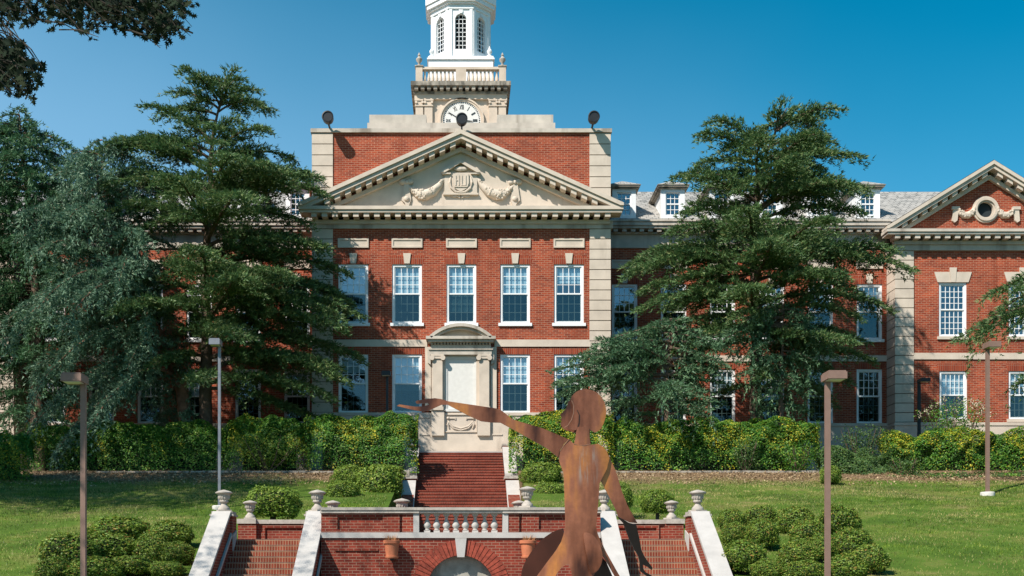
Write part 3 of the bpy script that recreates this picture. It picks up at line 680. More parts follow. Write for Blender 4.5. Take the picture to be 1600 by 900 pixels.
    z0, z1 = 31.963, 34.75; ww, wz0, wz1 = .33, 32.45, 34.16
    for k in range(8):                                             # eight walls, each with an arched opening
        a_ = k * math.pi / 4; nx, ny = math.sin(a_), -math.cos(a_); tx, ty = math.cos(a_), math.sin(a_)
        hwid = r8 * math.tan(math.pi / 8)
        def Q(u, d, z): return (nx * (r8 - d) + tx * u, cz + ny * (r8 - d) + ty * u, z)
        def face2(pts, d=0): m.face([Q(u, d, z) for u, z in pts])
        face2([(-hwid, z0), (-ww, z0), (-ww, z1), (-hwid, z1)]); face2([(ww, z0), (hwid, z0), (hwid, z1), (ww, z1)]); face2([(-ww, z0), (ww, z0), (ww, wz0), (-ww, wz0)])
        n = 10; ar = [(-ww * math.cos(math.pi * i / n), wz1 + ww * math.sin(math.pi * i / n)) for i in range(n + 1)]
        for i in range(n): face2([ar[i], ar[i + 1], (ar[i + 1][0], z1), (ar[i][0], z1)])
        edge = [(-ww, wz0)] + ar + [(ww, wz0)]
        for i in range(len(edge)):
            (u, z), (u2, z2) = edge[i], edge[(i + 1) % len(edge)]; m.face([Q(u, 0, z), Q(u2, 0, z2), Q(u2, .25, z2), Q(u, .25, z)])
        for s in (-1, 1):                                          # corner strips
            a0, a1 = (s * (hwid - .20), s * (hwid - .03)); lo, hi = min(a0, a1), max(a0, a1)
            v = [Q(lo, -.05, z0), Q(hi, -.05, z0), Q(hi, -.05, z1), Q(lo, -.05, z1)]; m.face(v)
            for e0, e1 in ((lo, lo), (hi, hi)): m.face([Q(e0, 0, z0), Q(e0, -.05, z0), Q(e0, -.05, z1), Q(e0, 0, z1)])
        kk = [Q(-.09, -.06, 34.5), Q(.09, -.06, 34.5), Q(.12, -.06, 34.7), Q(-.12, -.06, 34.7)]; m.face(kk)
    octa(1.77, (0, cz), 34.75, 34.84, m); octa(1.72, (0, cz), 34.842, 35.02, m); octa(1.84, (0, cz), 35.022, 35.12, m); octa(1.98, (0, cz), 35.122, 35.36, m); octa(2.06, (0, cz), 35.362, 35.80, m)
    obj('lantern', m, M['white'], T)
    m = MB()
    for k in range(8):
        a_ = k * math.pi / 4; nx, ny = math.sin(a_), -math.cos(a_); tx, ty = math.cos(a_), math.sin(a_)
        def bar(u0, u1, za, zb_):
            d0, d1 = .12, .16
            P = [(nx * (r8 - d) + tx * u, cz + ny * (r8 - d) + ty * u) for u, d in ((u0, d0), (u1, d0), (u1, d1), (u0, d1))]; m.prism(P, za, zb_, 'z')
        for i in range(4): u = -.32 + i * .2133; h_ = math.sqrt(max(0, ww * ww - u * u)); bar(u - .016, u + .016, wz0, wz1 + h_)
        for i in range(8):
            z = wz0 + .02 + i * .25; lim = ww if z < wz1 else math.sqrt(max(.001, ww * ww - (z - wz1) ** 2)); bar(-lim, lim, z - .015, z + .015)
    obj('lantern_glazing_bars', m, M['white'], T)
    m = MB(); octa(1.15, (0, cz), 31.97, 34.7, m); obj('lantern_core', m, M['dark'], T)
    m = MB().lathe([(1.75, 0), (1.7, .35), (1.5, .9), (1.1, 1.5), (.6, 1.9), (.3, 2.1), (.3, 3.2), (.42, 3.3), (.1, 4.2), (.03, 6)], (0, cz, 35.803), 24); obj('dome', m, M['dome'], T, smooth=True)

def dormer(x, y):
    k = 'dormer'
    if k not in _wc:
        d = {}
        m = MB(); m.box(-.66, -.40, 0, .3, 0, 1.62); m.box(.40, .66, 0, .3, 0, 1.62); m.box(-.40, .40, 0, .3, 1.45, 1.62); m.box(-.40, .40, 0, .3, 0, .16)
        m.box(-.60, -.44, .3, 3.2, 0, 1.62); m.box(.44, .60, .3, 3.2, 0, 1.62); 
        d['eave'] = mesh('eave', MB().box(-.76, .76, -.14, 3.2, 1.623, 1.69).box(-.86, .86, -.24, 3.2, 1.692, 1.77).box(-.90, .90, -.28, 3.2, 1.772, 1.80), M['mould'])
        d['dormer'] = mesh('dormer', m, M['white'])
        m = MB(); a = (-.90, -.28, 1.803); b = (.90, -.28, 1.803); e = (0, .75, 2.32); e2 = (0, 3.2, 2.32); c = (.90, 3.2, 1.803); f = (-.90, 3.2, 1.803)
        m.face([a, b, e]); m.face([b, c, e2, e]); m.face([a, e, e2, f]); m.face([a, f, c, b]); d['dormer_roof'] = mesh('dormer_roof', m, M['slate'])
        m = MB(); m.box(-.40, -.34, .06, .14, .16, 1.45); m.box(.34, .40, .06, .14, .16, 1.45); m.box(-.34, .34, .06, .14, .77, .84); m.box(-.34, .34, .06, .14, 1.39, 1.45); m.box(-.34, .34, .06, .14, .16, .22)
        for i in (1, 2): xx = -.34 + .68 * i / 3; m.box(xx - .014, xx + .014, .08, .12, .84, 1.39); m.box(xx - .014, xx + .014, .08, .12, .22, .77)
        m.box(-.34, .34, .084, .116, 1.10, 1.13); m.box(-.34, .34, .084, .116, .48, .51); d['sash'] = mesh('sash', m, M['white'])
        d['pane'] = mesh('pane', MB().face([(-.34, .13, .2), (.34, .13, .2), (.34, .13, 1.4), (-.34, .13, 1.4)]), M['glass'])
        d['dormer_backing'] = mesh('dormer_backing', MB().box(-.42, .42, .6, .62, 0, 1.6), M['dark'])  # dark sheet behind the pane in place of an unlit attic
        _wc[k] = d
    d = _wc[k]; at = (x, y, 22.0); o = link('dormer', d['dormer'], B, at)
    for n_ in ('eave', 'dormer_roof', 'sash', 'pane', 'dormer_backing'): link(n_, d[n_], o, at)

def wing(s):
    off = 0 if s > 0 else -.7
    xi, xo = 7.75, 23.65
    X = lambda a: s * (a if a < 9 else a) + (off if a > 9 else 0)
    def rng2(a, b): p, q = X(a), X(b); return (min(p, q), max(p, q))
    holes = []
    cs = [9.1 + 2.72 * i for i in range(6)]
    cs = [s * c for c in cs]
    for i, x in enumerate(cs):
        holes.append(window(x, YW, 15.2, 1.42, 3.07, 4, 3, 'key', blind=[None, 0, None, 1, 0, 0][i])); holes.append(window(x, YW, ZB, 1.42, 3.02, 4, 3, 'soldier', blind=[0, None, 1, None, 0, None][i]))
    a, b = rng2(xi, xo)
    m = MB(); wall_holes(m, a, b, ZB, 20.26, YW, holes); obj('wing_wall', m, M['brick'], B)
    m = MB(); m.box(a, b, YW - .1, YW + .3, 7, ZB - .16); m.box(a, b, YW - .15, YW + .3, ZB - .158, ZB + .001); obj('wing_basement', m, M['stone'], B)
    obj('wing_belt_course', MB().box(a, b, YW - .06, YW + .1, 13.97, 14.30), M['stone'], B)
    obj('wing_interior', MB().box(a - (12 if s < 0 else 0), b + (12 if s > 0 else 0), YW + 1.5, YW + 1.6, 7, 21), M['dark'], B)
    for x in cs: m = MB(); panel(m, x - .74, x + .74, 19.12, 19.60, YW); obj('wall_panel', m, M['stone'], B)
    obj('wing_frieze', MB().box(a, b, YW - .08, YW + .3, 20.26, 21.05), M['stain'], B)
    m = MB(); m.box(a, b, YW - .62, YW + .2, 21.36, 21.56); m.box(a, b, YW - .54, YW + .2, 21.22, 21.358); m.box(a, b, YW - .2, YW + .2, 21.0, 21.1)
    x = a + .2
    while x < b - .3: m.box(x, x + .24, YW - .46, YW + .1, 21.06, 21.218); x += .48
    m.box(a, b, YW - .68, YW - .3, 21.562, 21.66); obj('wing_cornice', m, M['stain'], B)
    xe = X(44)
    m = MB(); lo, hi = min(s * xi, xe), max(s * xi, xe)
    m.face([(lo, YW - .4, 21.62), (hi, YW - .4, 21.62), (hi, YW + 5.6, 25.3), (lo, YW + 5.6, 25.3)]); m.face([(lo, YW + 5.6, 25.3), (hi, YW + 5.6, 25.3), (hi, YW + 12, 21.6), (lo, YW + 12, 21.6)])
    obj('wing_roof', m, M['slate'], B)
    for x in cs: dormer(x, YW + .2)
    # end pavilion
    pc = X(28.7); p0, p1 = pc - 5.05, pc + 5.05; zb = 19.77
    holes = [window(pc - 1.88, YP, 15.1, 1.52, 2.95, 5, 4, 'stone', None, screen=False), window(pc + 1.92, YP, 15.1, 1.52, 2.95, 5, 4, 'stone', None, screen=False), window(pc - 1.85, YP, 10.6, 1.52, 2.62, 5, 3, 'soldier', 1), window(pc + 1.92, YP, 10.6, 1.52, 2.62, 5, 3, 'soldier', 0)]
    m = MB(); wall_holes(m, p0 + 1.02, p1 - 1.02, ZB - .15, zb, YP, holes)
    m.face([(p0 + .05, YP + .1, 7), (p0 + .05, YW + 8, 7), (p0 + .05, YW + 8, zb), (p0 + .05, YP + .1, zb)]); m.face([(p1 - .05, YP + .1, 7), (p1 - .05, YW + 8, 7), (p1 - .05, YW + 8, zb), (p1 - .05, YP + .1, zb)])
    obj('pavilion_wall', m, M['brick'], B)
    quoin(p0, p0 + 1.02, ZB - .1, zb, YP - .07, 1.25); quoin(p1 - 1.02, p1, ZB - .1, zb, YP - .07, 1.25)
    m = MB(); m.box(p0 - .05, p1 + .05, YP - .16, YP + 1.1, 7, ZB - .3); m.box(p0 - .08, p1 + .08, YP - .2, YP + 1.1, ZB - .298, ZB - .13); obj('pavilion_basement', m, M['stone'], B)
    obj('pavilion_belt_course', MB().box(p0 + 1.02, p1 - 1.02, YP - .06, YP + .1, 13.85, 14.2), M['stone'], B)
    obj('pavilion_interior', MB().box(p0 + .2, p1 - .2, YP + 1.0, YP + 1.1, 7, 19.7), M['dark'], B)
    obj('pavilion_frieze', MB().box(p0 - .06, p1 + .06, YP - .12, YP + 1.2, zb, 20.12), M['stain'], B)
    obj('pavilion_cornice', cornice_set(pc - 5.75, pc + 5.75, 20.75, YP, .8, .28), M['stain'], B)
    rake(pc, 5.76, 20.75, 24.43, YP - .82, YP - .02, .40, .2, .24)
    m = MB(); sl = (24.43 - 20.89) / 5.76; u = (24.43 - .8 - 20.76) / sl; sg = 32
    oc = (pc - .15, 21.98); ro, ri = .70, .42
    # brick gable with a round hole
    mm = MB(); C0 = [(oc[0] + ri * 1.2 * math.cos(2 * math.pi * k / sg), oc[1] + ri * 1.2 * math.sin(2 * math.pi * k / sg)) for k in range(sg)]
    top = 24.43 - .8
    def hit(ang):
        dx, dz = math.cos(ang), math.sin(ang); best = 1e9
        if dz < 0: best = min(best, (20.76 - oc[1]) / dz)
        for q in (-1, 1):                                          # z = top - sl*q*(x-pc)
            den = dz + sl * q * dx
            if den > 1e-6: best = min(best, (top - sl * q * (oc[0] - pc) - oc[1]) / den)
        return (oc[0] + dx * best, oc[1] + dz * best)
    angs = sorted([2 * math.pi * k / sg for k in range(sg)] + [math.atan2(z - oc[1], x - oc[0]) % (2 * math.pi) for x, z in ((pc - u, 20.76), (pc + u, 20.76), (pc, top))])
    for i in range(len(angs)):
        a0, a1 = angs[i], angs[(i + 1) % len(angs)]
        i0 = (oc[0] + .5 * math.cos(a0), oc[1] + .5 * math.sin(a0)); i1 = (oc[0] + .5 * math.cos(a1), oc[1] + .5 * math.sin(a1))
        mm.face([(x, YP - .08, z) for x, z in (i0, hit(a0), hit(a1), i1)])
    obj('gable_wall', mm, M['brick'], B)
    m = MB(); Rg = lambda r: [(oc[0] + r * math.cos(2 * math.pi * k / sg), oc[1] + r * math.sin(2 * math.pi * k / sg)) for k in range(sg)]
    for r0, r1, yf in ((.72, .63, .17), (.63, .50, .24), (.50, .42, .15)):
        A, C = Rg(r0), Rg(r1)
        for k in range(sg): m.prism([A[k], A[(k + 1) % sg], C[(k + 1) % sg], C[k]], YP - yf, YP + .05)
    o = obj('round_window', m, M['stone'], B)
    obj('pane', MB().prism(Rg(.45), YP + .1, YP + .12), M['dark'], o)
    for q in (-1, 1):
        m = MB(); r2 = random.Random(5); path = [(.52, .18), (.72, -.14), (.95, -.30), (1.2, -.30), (1.42, -.16), (1.56, 0)]; rad = [.08, .16, .19, .18, .13, .07]
        m.tube([(oc[0] + q * a_, YP - .12, oc[1] + b_) for a_, b_ in path], rad, 10)
        for k in range(26):
            t = r2.uniform(.6, 4.3); i = int(t); f = t - i; aa = path[i][0] * (1 - f) + path[i + 1][0] * f; bb = path[i][1] * (1 - f) + path[i + 1][1] * f; o_ = r2.uniform(-.13, .13); m.blob((oc[0] + q * aa, YP - .12 - .13, oc[1] + bb + o_), .06, 6, 4)
        m.prism([(oc[0] + q * a_, oc[1] + b_) for a_, b_ in ((1.48, .05), (1.78, .05), (1.84, -.62), (1.70, -.72), (1.56, -.60))], YP - .2, YP - .07); m.box(oc[0] + q * 1.44, oc[0] + q * 1.86, YP - .24, YP - .07, oc[1] - .02, oc[1] + .14)
        obj('garland', m, M['stone'], B, smooth=True)
    m = MB(); e = 5.76
    for q in (-1, 1): m.face([(pc, YP - .8, 24.46), (pc + q * e, YP - .8, 20.92), (pc + q * e, YW + 8, 20.92), (pc, YW + 8, 24.46)])
    obj('pavilion_roof', m, M['slate'], B)

centre_block(); portal(); tower(); wing(1); wing(-1)

# ------------------------------------------------------------------ terrace, stairs, urns
def stair_profile(y_top, z_top, n, riser, tread, z_floor, back):
    """side profile (y,z) of n risers going down towards the viewer from (y_top,z_top)"""
    p = [(back, z_top)]; y, z = y_top, z_top
    for i in range(n):
        p.append((y, z)); z -= riser; p.append((y, z)); y -= tread
    p.append((y + tread, z_floor)); p.append((back, z_floor)); return p
URN = [(.17, 0), (.17, .05), (.155, .07), (.10, .13), (.075, .17), (.09, .20), (.13, .23), (.135, .26), (.12, .28), (.15, .33), (.175, .43), (.20, .465), (.245, .48), (.25, .505), (.17, .545), (.06, .575), (.03, .585)]
_urn = {}
def urn(x, y, z, label, sc=1.0, group='stone urns on the terrace and stair piers'):
    if not _urn:
        _urn['b'] = mesh('base', MB().box(-.19, .19, -.19, .19, 0, .05).lathe([(r, h + .05) for r, h in URN[:7]], (0, 0, 0), 20), M['grey_stone'], smooth=True)
        m = MB().lathe([(r, h + .05) for r, h in URN[6:14]], (0, 0, 0), 24)
        for k in range(14): a = 2 * math.pi * k / 14; m.blob((.155 * math.cos(a), .155 * math.sin(a), .42), (.022, .022, .065), 6, 4)
        _urn['w'] = mesh('bowl', m, M['grey_stone'], smooth=True)
        _urn['l'] = mesh('lid', MB().lathe([(r, h + .052) for r, h in URN[13:]], (0, 0, 0), 24), M['grey_stone'], smooth=True)
    t = thing('stone_urn', label, 'urn', (x, y, z), group)
    t.scale = (sc,) * 3; t.rotation_euler.z = random.uniform(0, 6)
    for n_, k in (('base', 'b'), ('bowl', 'w'), ('lid', 'l')): link(n_, _urn[k], t)
    return t

def lower_stairs(s, label):
    S = thing('lower_staircase', label, 'staircase', (s * 5.5, 33.6, 0), 'brick flights down from the terrace')
    pr = stair_profile(33.6, 2.95, 17, .172, .27, -.05, 36.0)
    a, b = sorted((s * 4.38, s * 6.62)); m = MB().prism(pr, a, b, 'x'); obj('steps', m, M['sbrick'], S)
    m = MB(); obj_y = 33.6
    for i in range(17):
        y = 33.6 - .27 * i; z = 2.95 - .172 * i; m.box(a + .002, b - .002, y - .006, y + .26, z + .002, z + .008)
    obj('tread_edges', m, M['concrete'], S)
    for xc, nm in ((4.15, 'inner'), (6.85, 'outer')):
        hw = .23; y0, y1 = 28.2, 33.02; zt = lambda y: 3.62 - .64 * (33.0 - y)
        m = MB().prism([(y1, -.1), (y1, zt(y1)), (y0, zt(y0)), (y0, -.1)], s * xc - hw, s * xc + hw, 'x')
        m.box(s * xc - .30, s * xc + .30, 33.023, 33.62, -.1, 3.60); c = obj('cheek_wall', m, M['tbrick'], S)
        m = MB().prism([(y1 - .01, zt(y1) + .003), (y1 - .01, zt(y1) + .11), (y0 - .05, zt(y0) + .08), (y0 - .05, zt(y0) - .03)], s * xc - hw - .03, s * xc + hw + .03, 'x'); obj('coping', m, M['coping'], c)
        m = MB(); m.box(s * xc - .34, s * xc + .34, 32.98, 33.66, 3.603, 3.66); m.box(s * xc - .30, s * xc + .30, 33.02, 33.62, 3.662, 3.74); obj('pier_cap', m, M['grey_stone'], c)
    m = MB(); xi = s * 6.62; m.prism([(33.55, 2.97), (33.55, 3.22), (33.05, 3.22 - .15), (33.05, 2.6)], min(xi - s * .10, xi), max(xi - s * .10, xi), 'x'); obj('string_block', m, M['coping'], S)
    for q0, q1 in ((3.90, 3.85), (6.61, 6.55)): x0_, x1_ = sorted((s * q0, s * q1)); obj('stringer', MB().prism([(33.0, 3.0), (33.0, 3.11), (28.5, .23), (28.5, .12)], x0_, x1_, 'x'), M['coping'], S)
    # parapet at the back of the landing
    Pw = thing('parapet_wall', label.replace('flight of brick steps', 'low brick parapet behind the flight of steps'), 'wall', (s * 4.2, 35.5, 2.9), 'brick parapets at the back of the landings')
    a, b = sorted((s * 1.55, s * 6.28)); m = MB().box(a, b, 35.5, 35.9, 2.5, 3.5)
    x0_, x1_ = sorted((s * 4.4, s * 6.1)); m.box(x0_, x1_, 35.44, 35.5, 3.38, 3.46); m.box(x0_, x0_ + .08, 35.44, 35.5, 2.9, 3.38); m.box(x1_ - .08, x1_, 35.44, 35.5, 2.9, 3.38)
    c, d = sorted((s * 6.282, s * 6.84)); m.box(c, d, 35.36, 35.94, 2.5, 3.5); obj('brickwork', m, M['tbrick'], Pw)
    m = MB().box(a, b, 35.42, 35.96, 3.503, 3.63); m.box(c - .03 if s < 0 else c + .003, d - .003 if s < 0 else d + .03, 35.32, 35.98, 3.503, 3.65)
    m2 = m; obj('coping', m2, M['grey_stone'], Pw)
lower_stairs(-1, 'flight of brick steps with sloping stone copings at the terrace end away from the statue')
lower_stairs(1, 'flight of brick steps with sloping stone copings at the terrace end behind the statue')

def terrace():
    T = thing('terrace_wall', 'brick terrace wall with an arch, stone band and a short balustrade in front of the upper stairs', 'wall', (0, 32, 0))
    y = 32.0; xe = 3.88; zc = 1.52; r = .93; zt = 2.93
    m = MB(); n = 20; ar = [(-r * math.cos(math.pi * i / n), zc + r * math.sin(math.pi * i / n)) for i in range(n + 1)]
    m.face([(-xe, y, -.05), (-r, y, -.05), (-r, y, zt), (-xe, y, zt)]); m.face([(r, y, -.05), (xe, y, -.05), (xe, y, zt), (r, y, zt)])
    for i in range(n): m.face([(ar[i][0], y, ar[i][1]), (ar[i + 1][0], y, ar[i + 1][1]), (ar[i + 1][0], y, zt), (ar[i][0], y, zt)])
    ed = [(-r, -.05)] + ar + [(r, -.05)]
    for i in range(len(ed) - 1): m.face([(ed[i][0], y, ed[i][1]), (ed[i + 1][0], y, ed[i + 1][1]), (ed[i + 1][0], y + .45, ed[i + 1][1]), (ed[i][0], y + .45, ed[i][1])])
    for s in (-1, 1):
        a, b = sorted((s * 1.32, s * xe)); m.box(a, b, y + .07, y + .42, 3.09, 3.62)                    # parapet with a sunk panel
        for p, q in ((1.32, 1.62), (1.70, 2.05), (3.55, 3.88)): c, d = sorted((s * p, s * q)); m.box(c, d, y, y + .07, 3.09, 3.62)
        c, d = sorted((s * 2.05, s * 3.55)); m.box(c, d, y + .005, y + .07, 3.52, 3.62); m.box(c, d, y + .005, y + .07, 3.09, 3.17)
        for p, q in ((2.051, 2.17), (3.43, 3.549)): c, d = sorted((s * p, s * q)); m.box(c, d, y + .005, y + .07, 3.172, 3.518)
        c, d = sorted((s * 2.3, s * 3.5)); m.box(c, d, y - .04, y, 2.58, 2.64)
    m.box(-xe, xe, y + .46, y + .6, -.05, 2.9)
    obj('brickwork', m, M['tbrick'], T)
    m = MB(); m.box(-xe, xe, y - .05, y + .45, 2.933, 3.087); obj('stone_band', m, M['coping'], T)
    m = MB(); m.box(-xe - .02, -1.16, y - .07, y + .5, 3.623, 3.70); m.box(1.16, xe + .02, y - .07, y + .5, 3.623, 3.70); m.box(-1.159, 1.159, y - .05, y + .48, 3.625, 3.70); m.box(-xe, xe, y - .10, y + .53, 3.703, 3.78); obj('coping', m, M['grey_stone'], T)
    m = MB()
    for s in (-1, 1): c, d = sorted((s * 1.16, s * 1.318)); m.box(c, d, y - .02, y + .42, 3.09, 3.62)
    obj('stone_post', m, M['coping'], T)
    bm_ = mesh('baluster', MB().box(-.085, .085, -.085, .085, 0, .06).lathe([(.05, .06), (.075, .08), (.055, .11), (.10, .17), (.105, .22), (.08, .28), (.045, .36), (.04, .41), (.06, .43), (.045, .45), (.07, .47)], (0, 0, 0), 16).box(-.085, .085, -.085, .085, .472, .53), M['coping'], smooth=True)
    for i in range(8): link('baluster', bm_, T, (-.94 + i * .268, y + .2, 3.09))
    obj('terrace_floor', MB().box(-4.4, 4.4, y + .61, 35.5, 2.6, 2.94), M['tbrick'], T)
    m = MB(); m.prism(ed, y + .28, y + .34); obj('arch_infill', m, M['concrete'], T)
    m = MB(); ro = 1.36; N = 30; rr = random.Random(2)
    for k in range(N):
        a0, a1 = math.pi * (k + .07) / N, math.pi * (k + .93) / N
        if abs((a0 + a1) / 2 - math.pi / 2) < .085: continue
        m.prism([(r * math.cos(a0), zc + r * math.sin(a0)), (ro * math.cos(a0), zc + ro * math.sin(a0)), (ro * math.cos(a1), zc + ro * math.sin(a1)), (r * math.cos(a1), zc + r * math.sin(a1))], y - .035 - rr.uniform(0, .008), y + .05)
    for s in (-1, 1):
        for k in range(17): c, d = sorted((s * r, s * ro)); m.box(c, d, y - .03, y + .05, .01 + k * .088, .088 + k * .088)
    obj('arch_ring', m, M['voussoir'], T)
    m = MB(); m.prism([(-.10, zc + r - .05), (.10, zc + r - .05), (.16, 2.925), (-.16, 2.925)], y - .09, y + .1); obj('keystone', m, M['coping'], T)
terrace()

def upper_stairs():
    U = thing('upper_staircase', 'wide dark brick staircase climbing from the terrace to the blank stone doorway', 'staircase', (0, 52, 2.9))
    pr = [(59.9, 8.29)]; y, z = 58.5, 8.29
    for i in range(14): pr += [(y - .03, z), (y - .03, z - .055), (y, z - .057), (y, z - .165)]; z -= .165; y -= .3
    y -= .8
    for i in range(18): pr += [(y - .03, z), (y - .03, z - .055), (y, z - .057), (y, z - .165)]; z -= .165; y -= .3
    pr += [(y + .3, 2.5), (59.9, 2.5)]
    obj('steps', MB().prism(pr, -2.12, 2.12, 'x'), M['ubrick'], U)
    obj('top_step', MB().box(-2.12, 2.12, 58.46, 59.7, 8.292, 8.36), M['coping'], U)
    for s in (-1, 1):
        a, b = sorted((s * 2.14, s * 2.68))
        up = lambda y: 8.40 - .50 * (58.2 - y); lo = lambda y: 6.38 - .55 * (54.0 - y)
        m = MB().prism([(58.3, 2.5), (58.3, up(58.3)), (54.92, up(54.92)), (54.92, 2.5)], a, b, 'x'); m.prism([(54.0, 2.5), (54.0, lo(54)), (47.2, max(lo(47.2), 3.2)), (47.2, 2.5)], a, b, 'x')
        m.box(a - .02, b + .02, 54.0, 54.92, 2.5, 6.56); m.box(a, b, 58.301, 59.7, 2.5, 8.62)
        m.prism([(47.19, 2.5), (47.19, 4.7), (35.95, 3.0), (35.95, 2.5)], a, b, 'x')
        c = obj('cheek_wall', m, M['tbrick'], U)
        m = MB().prism([(58.28, up(58.28) + .003), (58.28, up(58.28) + .12), (54.95, up(54.95) + .12), (54.95, up(54.95) + .003)], a - .04, b + .04, 'x'); m.prism([(53.98, lo(53.98) + .003), (53.98, lo(53.98) + .12), (49.0, lo(49) + .12), (49.0, lo(49) + .003)], a - .04, b + .04, 'x'); obj('coping', m, M['coping'], c)
        m = MB(); m.box(a - .09, b + .09, 53.92, 55.0, 6.563, 6.70); m.box(a - .06, b + .06, 58.29, 59.6, 8.622, 8.72); obj('pier_cap', m, M['grey_stone'], c)
upper_stairs()
urn(-6.85, 33.32, 3.742, 'stone urn on the outermost stair pier at the left')
urn(-4.15, 33.32, 3.742, 'stone urn on the pier between the left brick steps and the terrace wall')
urn(4.15, 33.32, 3.742, 'stone urn on a stair pier, seen between the statue torso and its hanging arm')
urn(6.85, 33.32, 3.742, 'stone urn on the outermost stair pier at the right')
urn(-6.52, 35.65, 3.652, 'stone urn on the end of the left parapet, beside the wide clipped bush', .92)
urn(6.52, 35.65, 3.652, 'stone urn on the end of the right parapet, in front of a round clipped bush', .92)
urn(-3.96, 35.65, 3.632, 'stone urn sunk behind the terrace coping, second urn right of the left steps', .95)
urn(-1.82, 35.65, 3.632, 'stone urn behind the terrace coping at the left foot of the upper stairs', 1.05)
urn(1.80, 35.65, 3.632, 'stone urn behind the terrace coping at the right foot of the upper stairs', .95)
urn(1.86, 32.22, 3.782, 'stone urn standing on the terrace coping just right of the balustrade', .95)

def pot(x, label):
    P = thing('flower_pot', label, 'flower pot', (x, 31.72, 2.36), 'terracotta pots on the terrace wall')
    obj('pot', MB().lathe([(.17, 0), (.185, .02), (.185, .06), (.165, .07), (.20, .40), (.235, .41), (.24, .49), (.21, .50), (.19, .44)], (x, 31.72, 2.36), 24), M['terracotta'], P, smooth=True)
    obj('bracket', MB().box(x - .05, x + .05, 31.7, 32.0, 2.31, 2.358), M['black'], P)
    n = 90; a = rng.uniform(0, 6.28, n); rr = rng.uniform(0, .17, n); p = np.stack([x + rr * np.cos(a), 31.72 + rr * np.sin(a), np.full(n, 2.80)], 1); d = np.stack([np.cos(a) * .12, np.sin(a) * .12, rng.uniform(.08, .26, n)], 1); sd = np.stack([-np.sin(a), np.cos(a), 0 * a], 1) * .012
    V = np.stack([p - sd, p + sd, p + d], 1).reshape(-1, 3) - np.array(ORG[P]); link('dried_plant', np_mesh('dried_plant', V, np.arange(3 * n).reshape(-1, 3), M['dry']), P)
pot(-1.90, 'terracotta pot with dried stems on the brick wall, left of the arch')
pot(1.85, 'terracotta pot with dried stems on the brick wall, beside the statue hip')

# ------------------------------------------------------------------ lamps
def lamp_post(px, Y, head_py, wid, mat, label, head=(.42, .55, .2), flip=1, base=True, zbase=None, head_dx=-.1):
    x = X_(px, Y); zb = gz(x, Y) if zbase is None else zbase; zt = Z_(head_py, Y)
    L = thing('lamp_post', label, 'lamp post', (x, Y, zb), 'shoebox lamp posts')
    obj('pole', MB().box(x - wid / 2, x + wid / 2, Y - wid / 2, Y + wid / 2, zb - .1, zt), mat, L)
    hx, hy, hz = head; hc = x + head_dx
    m = MB().box(hc - hx / 2, hc + hx / 2, Y - hy * .75, Y + hy * .25, zt + .002, zt + hz); m.box(hc - hx / 2 + .02, hc + hx / 2 - .02, Y - hy * .75 + .02, Y + hy * .25 - .02, zt + hz + .001, zt + hz + .03)
    o = obj('lamp_head', m, mat, L)
    obj('lens', MB().box(hc - hx / 2 + .04, hc + hx / 2 - .04, Y - hy * .75 + .04, Y - wid / 2 - .01, zt - .012, zt), M['lens'], o)
    if base: obj('footing', MB().lathe([(.28, -.1), (.28, .05), (.25, .08)], (x, Y, zb), 20), M['footing'], L)
    return L
lamp_post(130.5, 24, 600, .105, M['brown'], 'brown square lamp post in front of the clipped bushes on the left lawn', (.42, .5, .15), head_dx=-.14)
lamp_post(1293, 25, 596, .105, M['brown'], 'brown square lamp post in front of the clipped bushes on the right lawn', (.41, .5, .15), head_dx=.10)
lamp_post(343, 43, 541, .10, M['grey_metal'], 'thin grey lamp post rising behind an urn in front of the dark conifer', (.40, .5, .2), head_dx=-.12)
lamp_post(1543, 46.7, 545, .13, M['brown'], 'slim brown lamp post with a white round footing before the yellowish hedge', (.5, .6, .2), head_dx=.1)
lamp_post(605, 59.2, 588, .12, M['black'], 'short black lamp post against the brick wall left of the blank doorway', (.46, .5, .2), base=False, zbase=7.0, head_dx=-.05)
lamp_post(1436, 62.0, 598, .14, M['black'], 'short black lamp post beside the stone corner of the right pavilion', (.5, .6, .16), base=False, zbase=7.0, head_dx=.2)
def floodlight(x, y, z, label, zs=None):
    f = thing('floodlight', label, 'floodlight', (x, y, z), 'black drum floodlights on the roof edge')
    obj('housing', MB().lathe([(.16, .22), (.25, .12), (.28, .0), (.28, -.28), (.30, -.29), (.30, -.36), (.25, -.37), (.23, -.33)], (x, y, z + .25), 24, 'y'), M['black'], f, smooth=True)
    if zs is None: m = MB().box(x - .04, x + .04, y + .2, y + .95, z + .002, z + .10)
    else: m = MB().box(x - .04, x + .04, y - .04, y + .10, zs, z + .0).box(x - .15, x + .15, y - .1, y + .15, zs - .02, zs - .001)
    obj('bracket', m, M['black'], f)
floodlight(-6.82, 59.3, 25.302, 'black floodlight on the left corner of the brick parapet')
floodlight(6.82, 59.3, 25.302, 'black floodlight on the right corner of the brick parapet')
floodlight(.05, 59.35, 25.22, 'black floodlight on the apex of the pediment in front of the clock', 24.94)

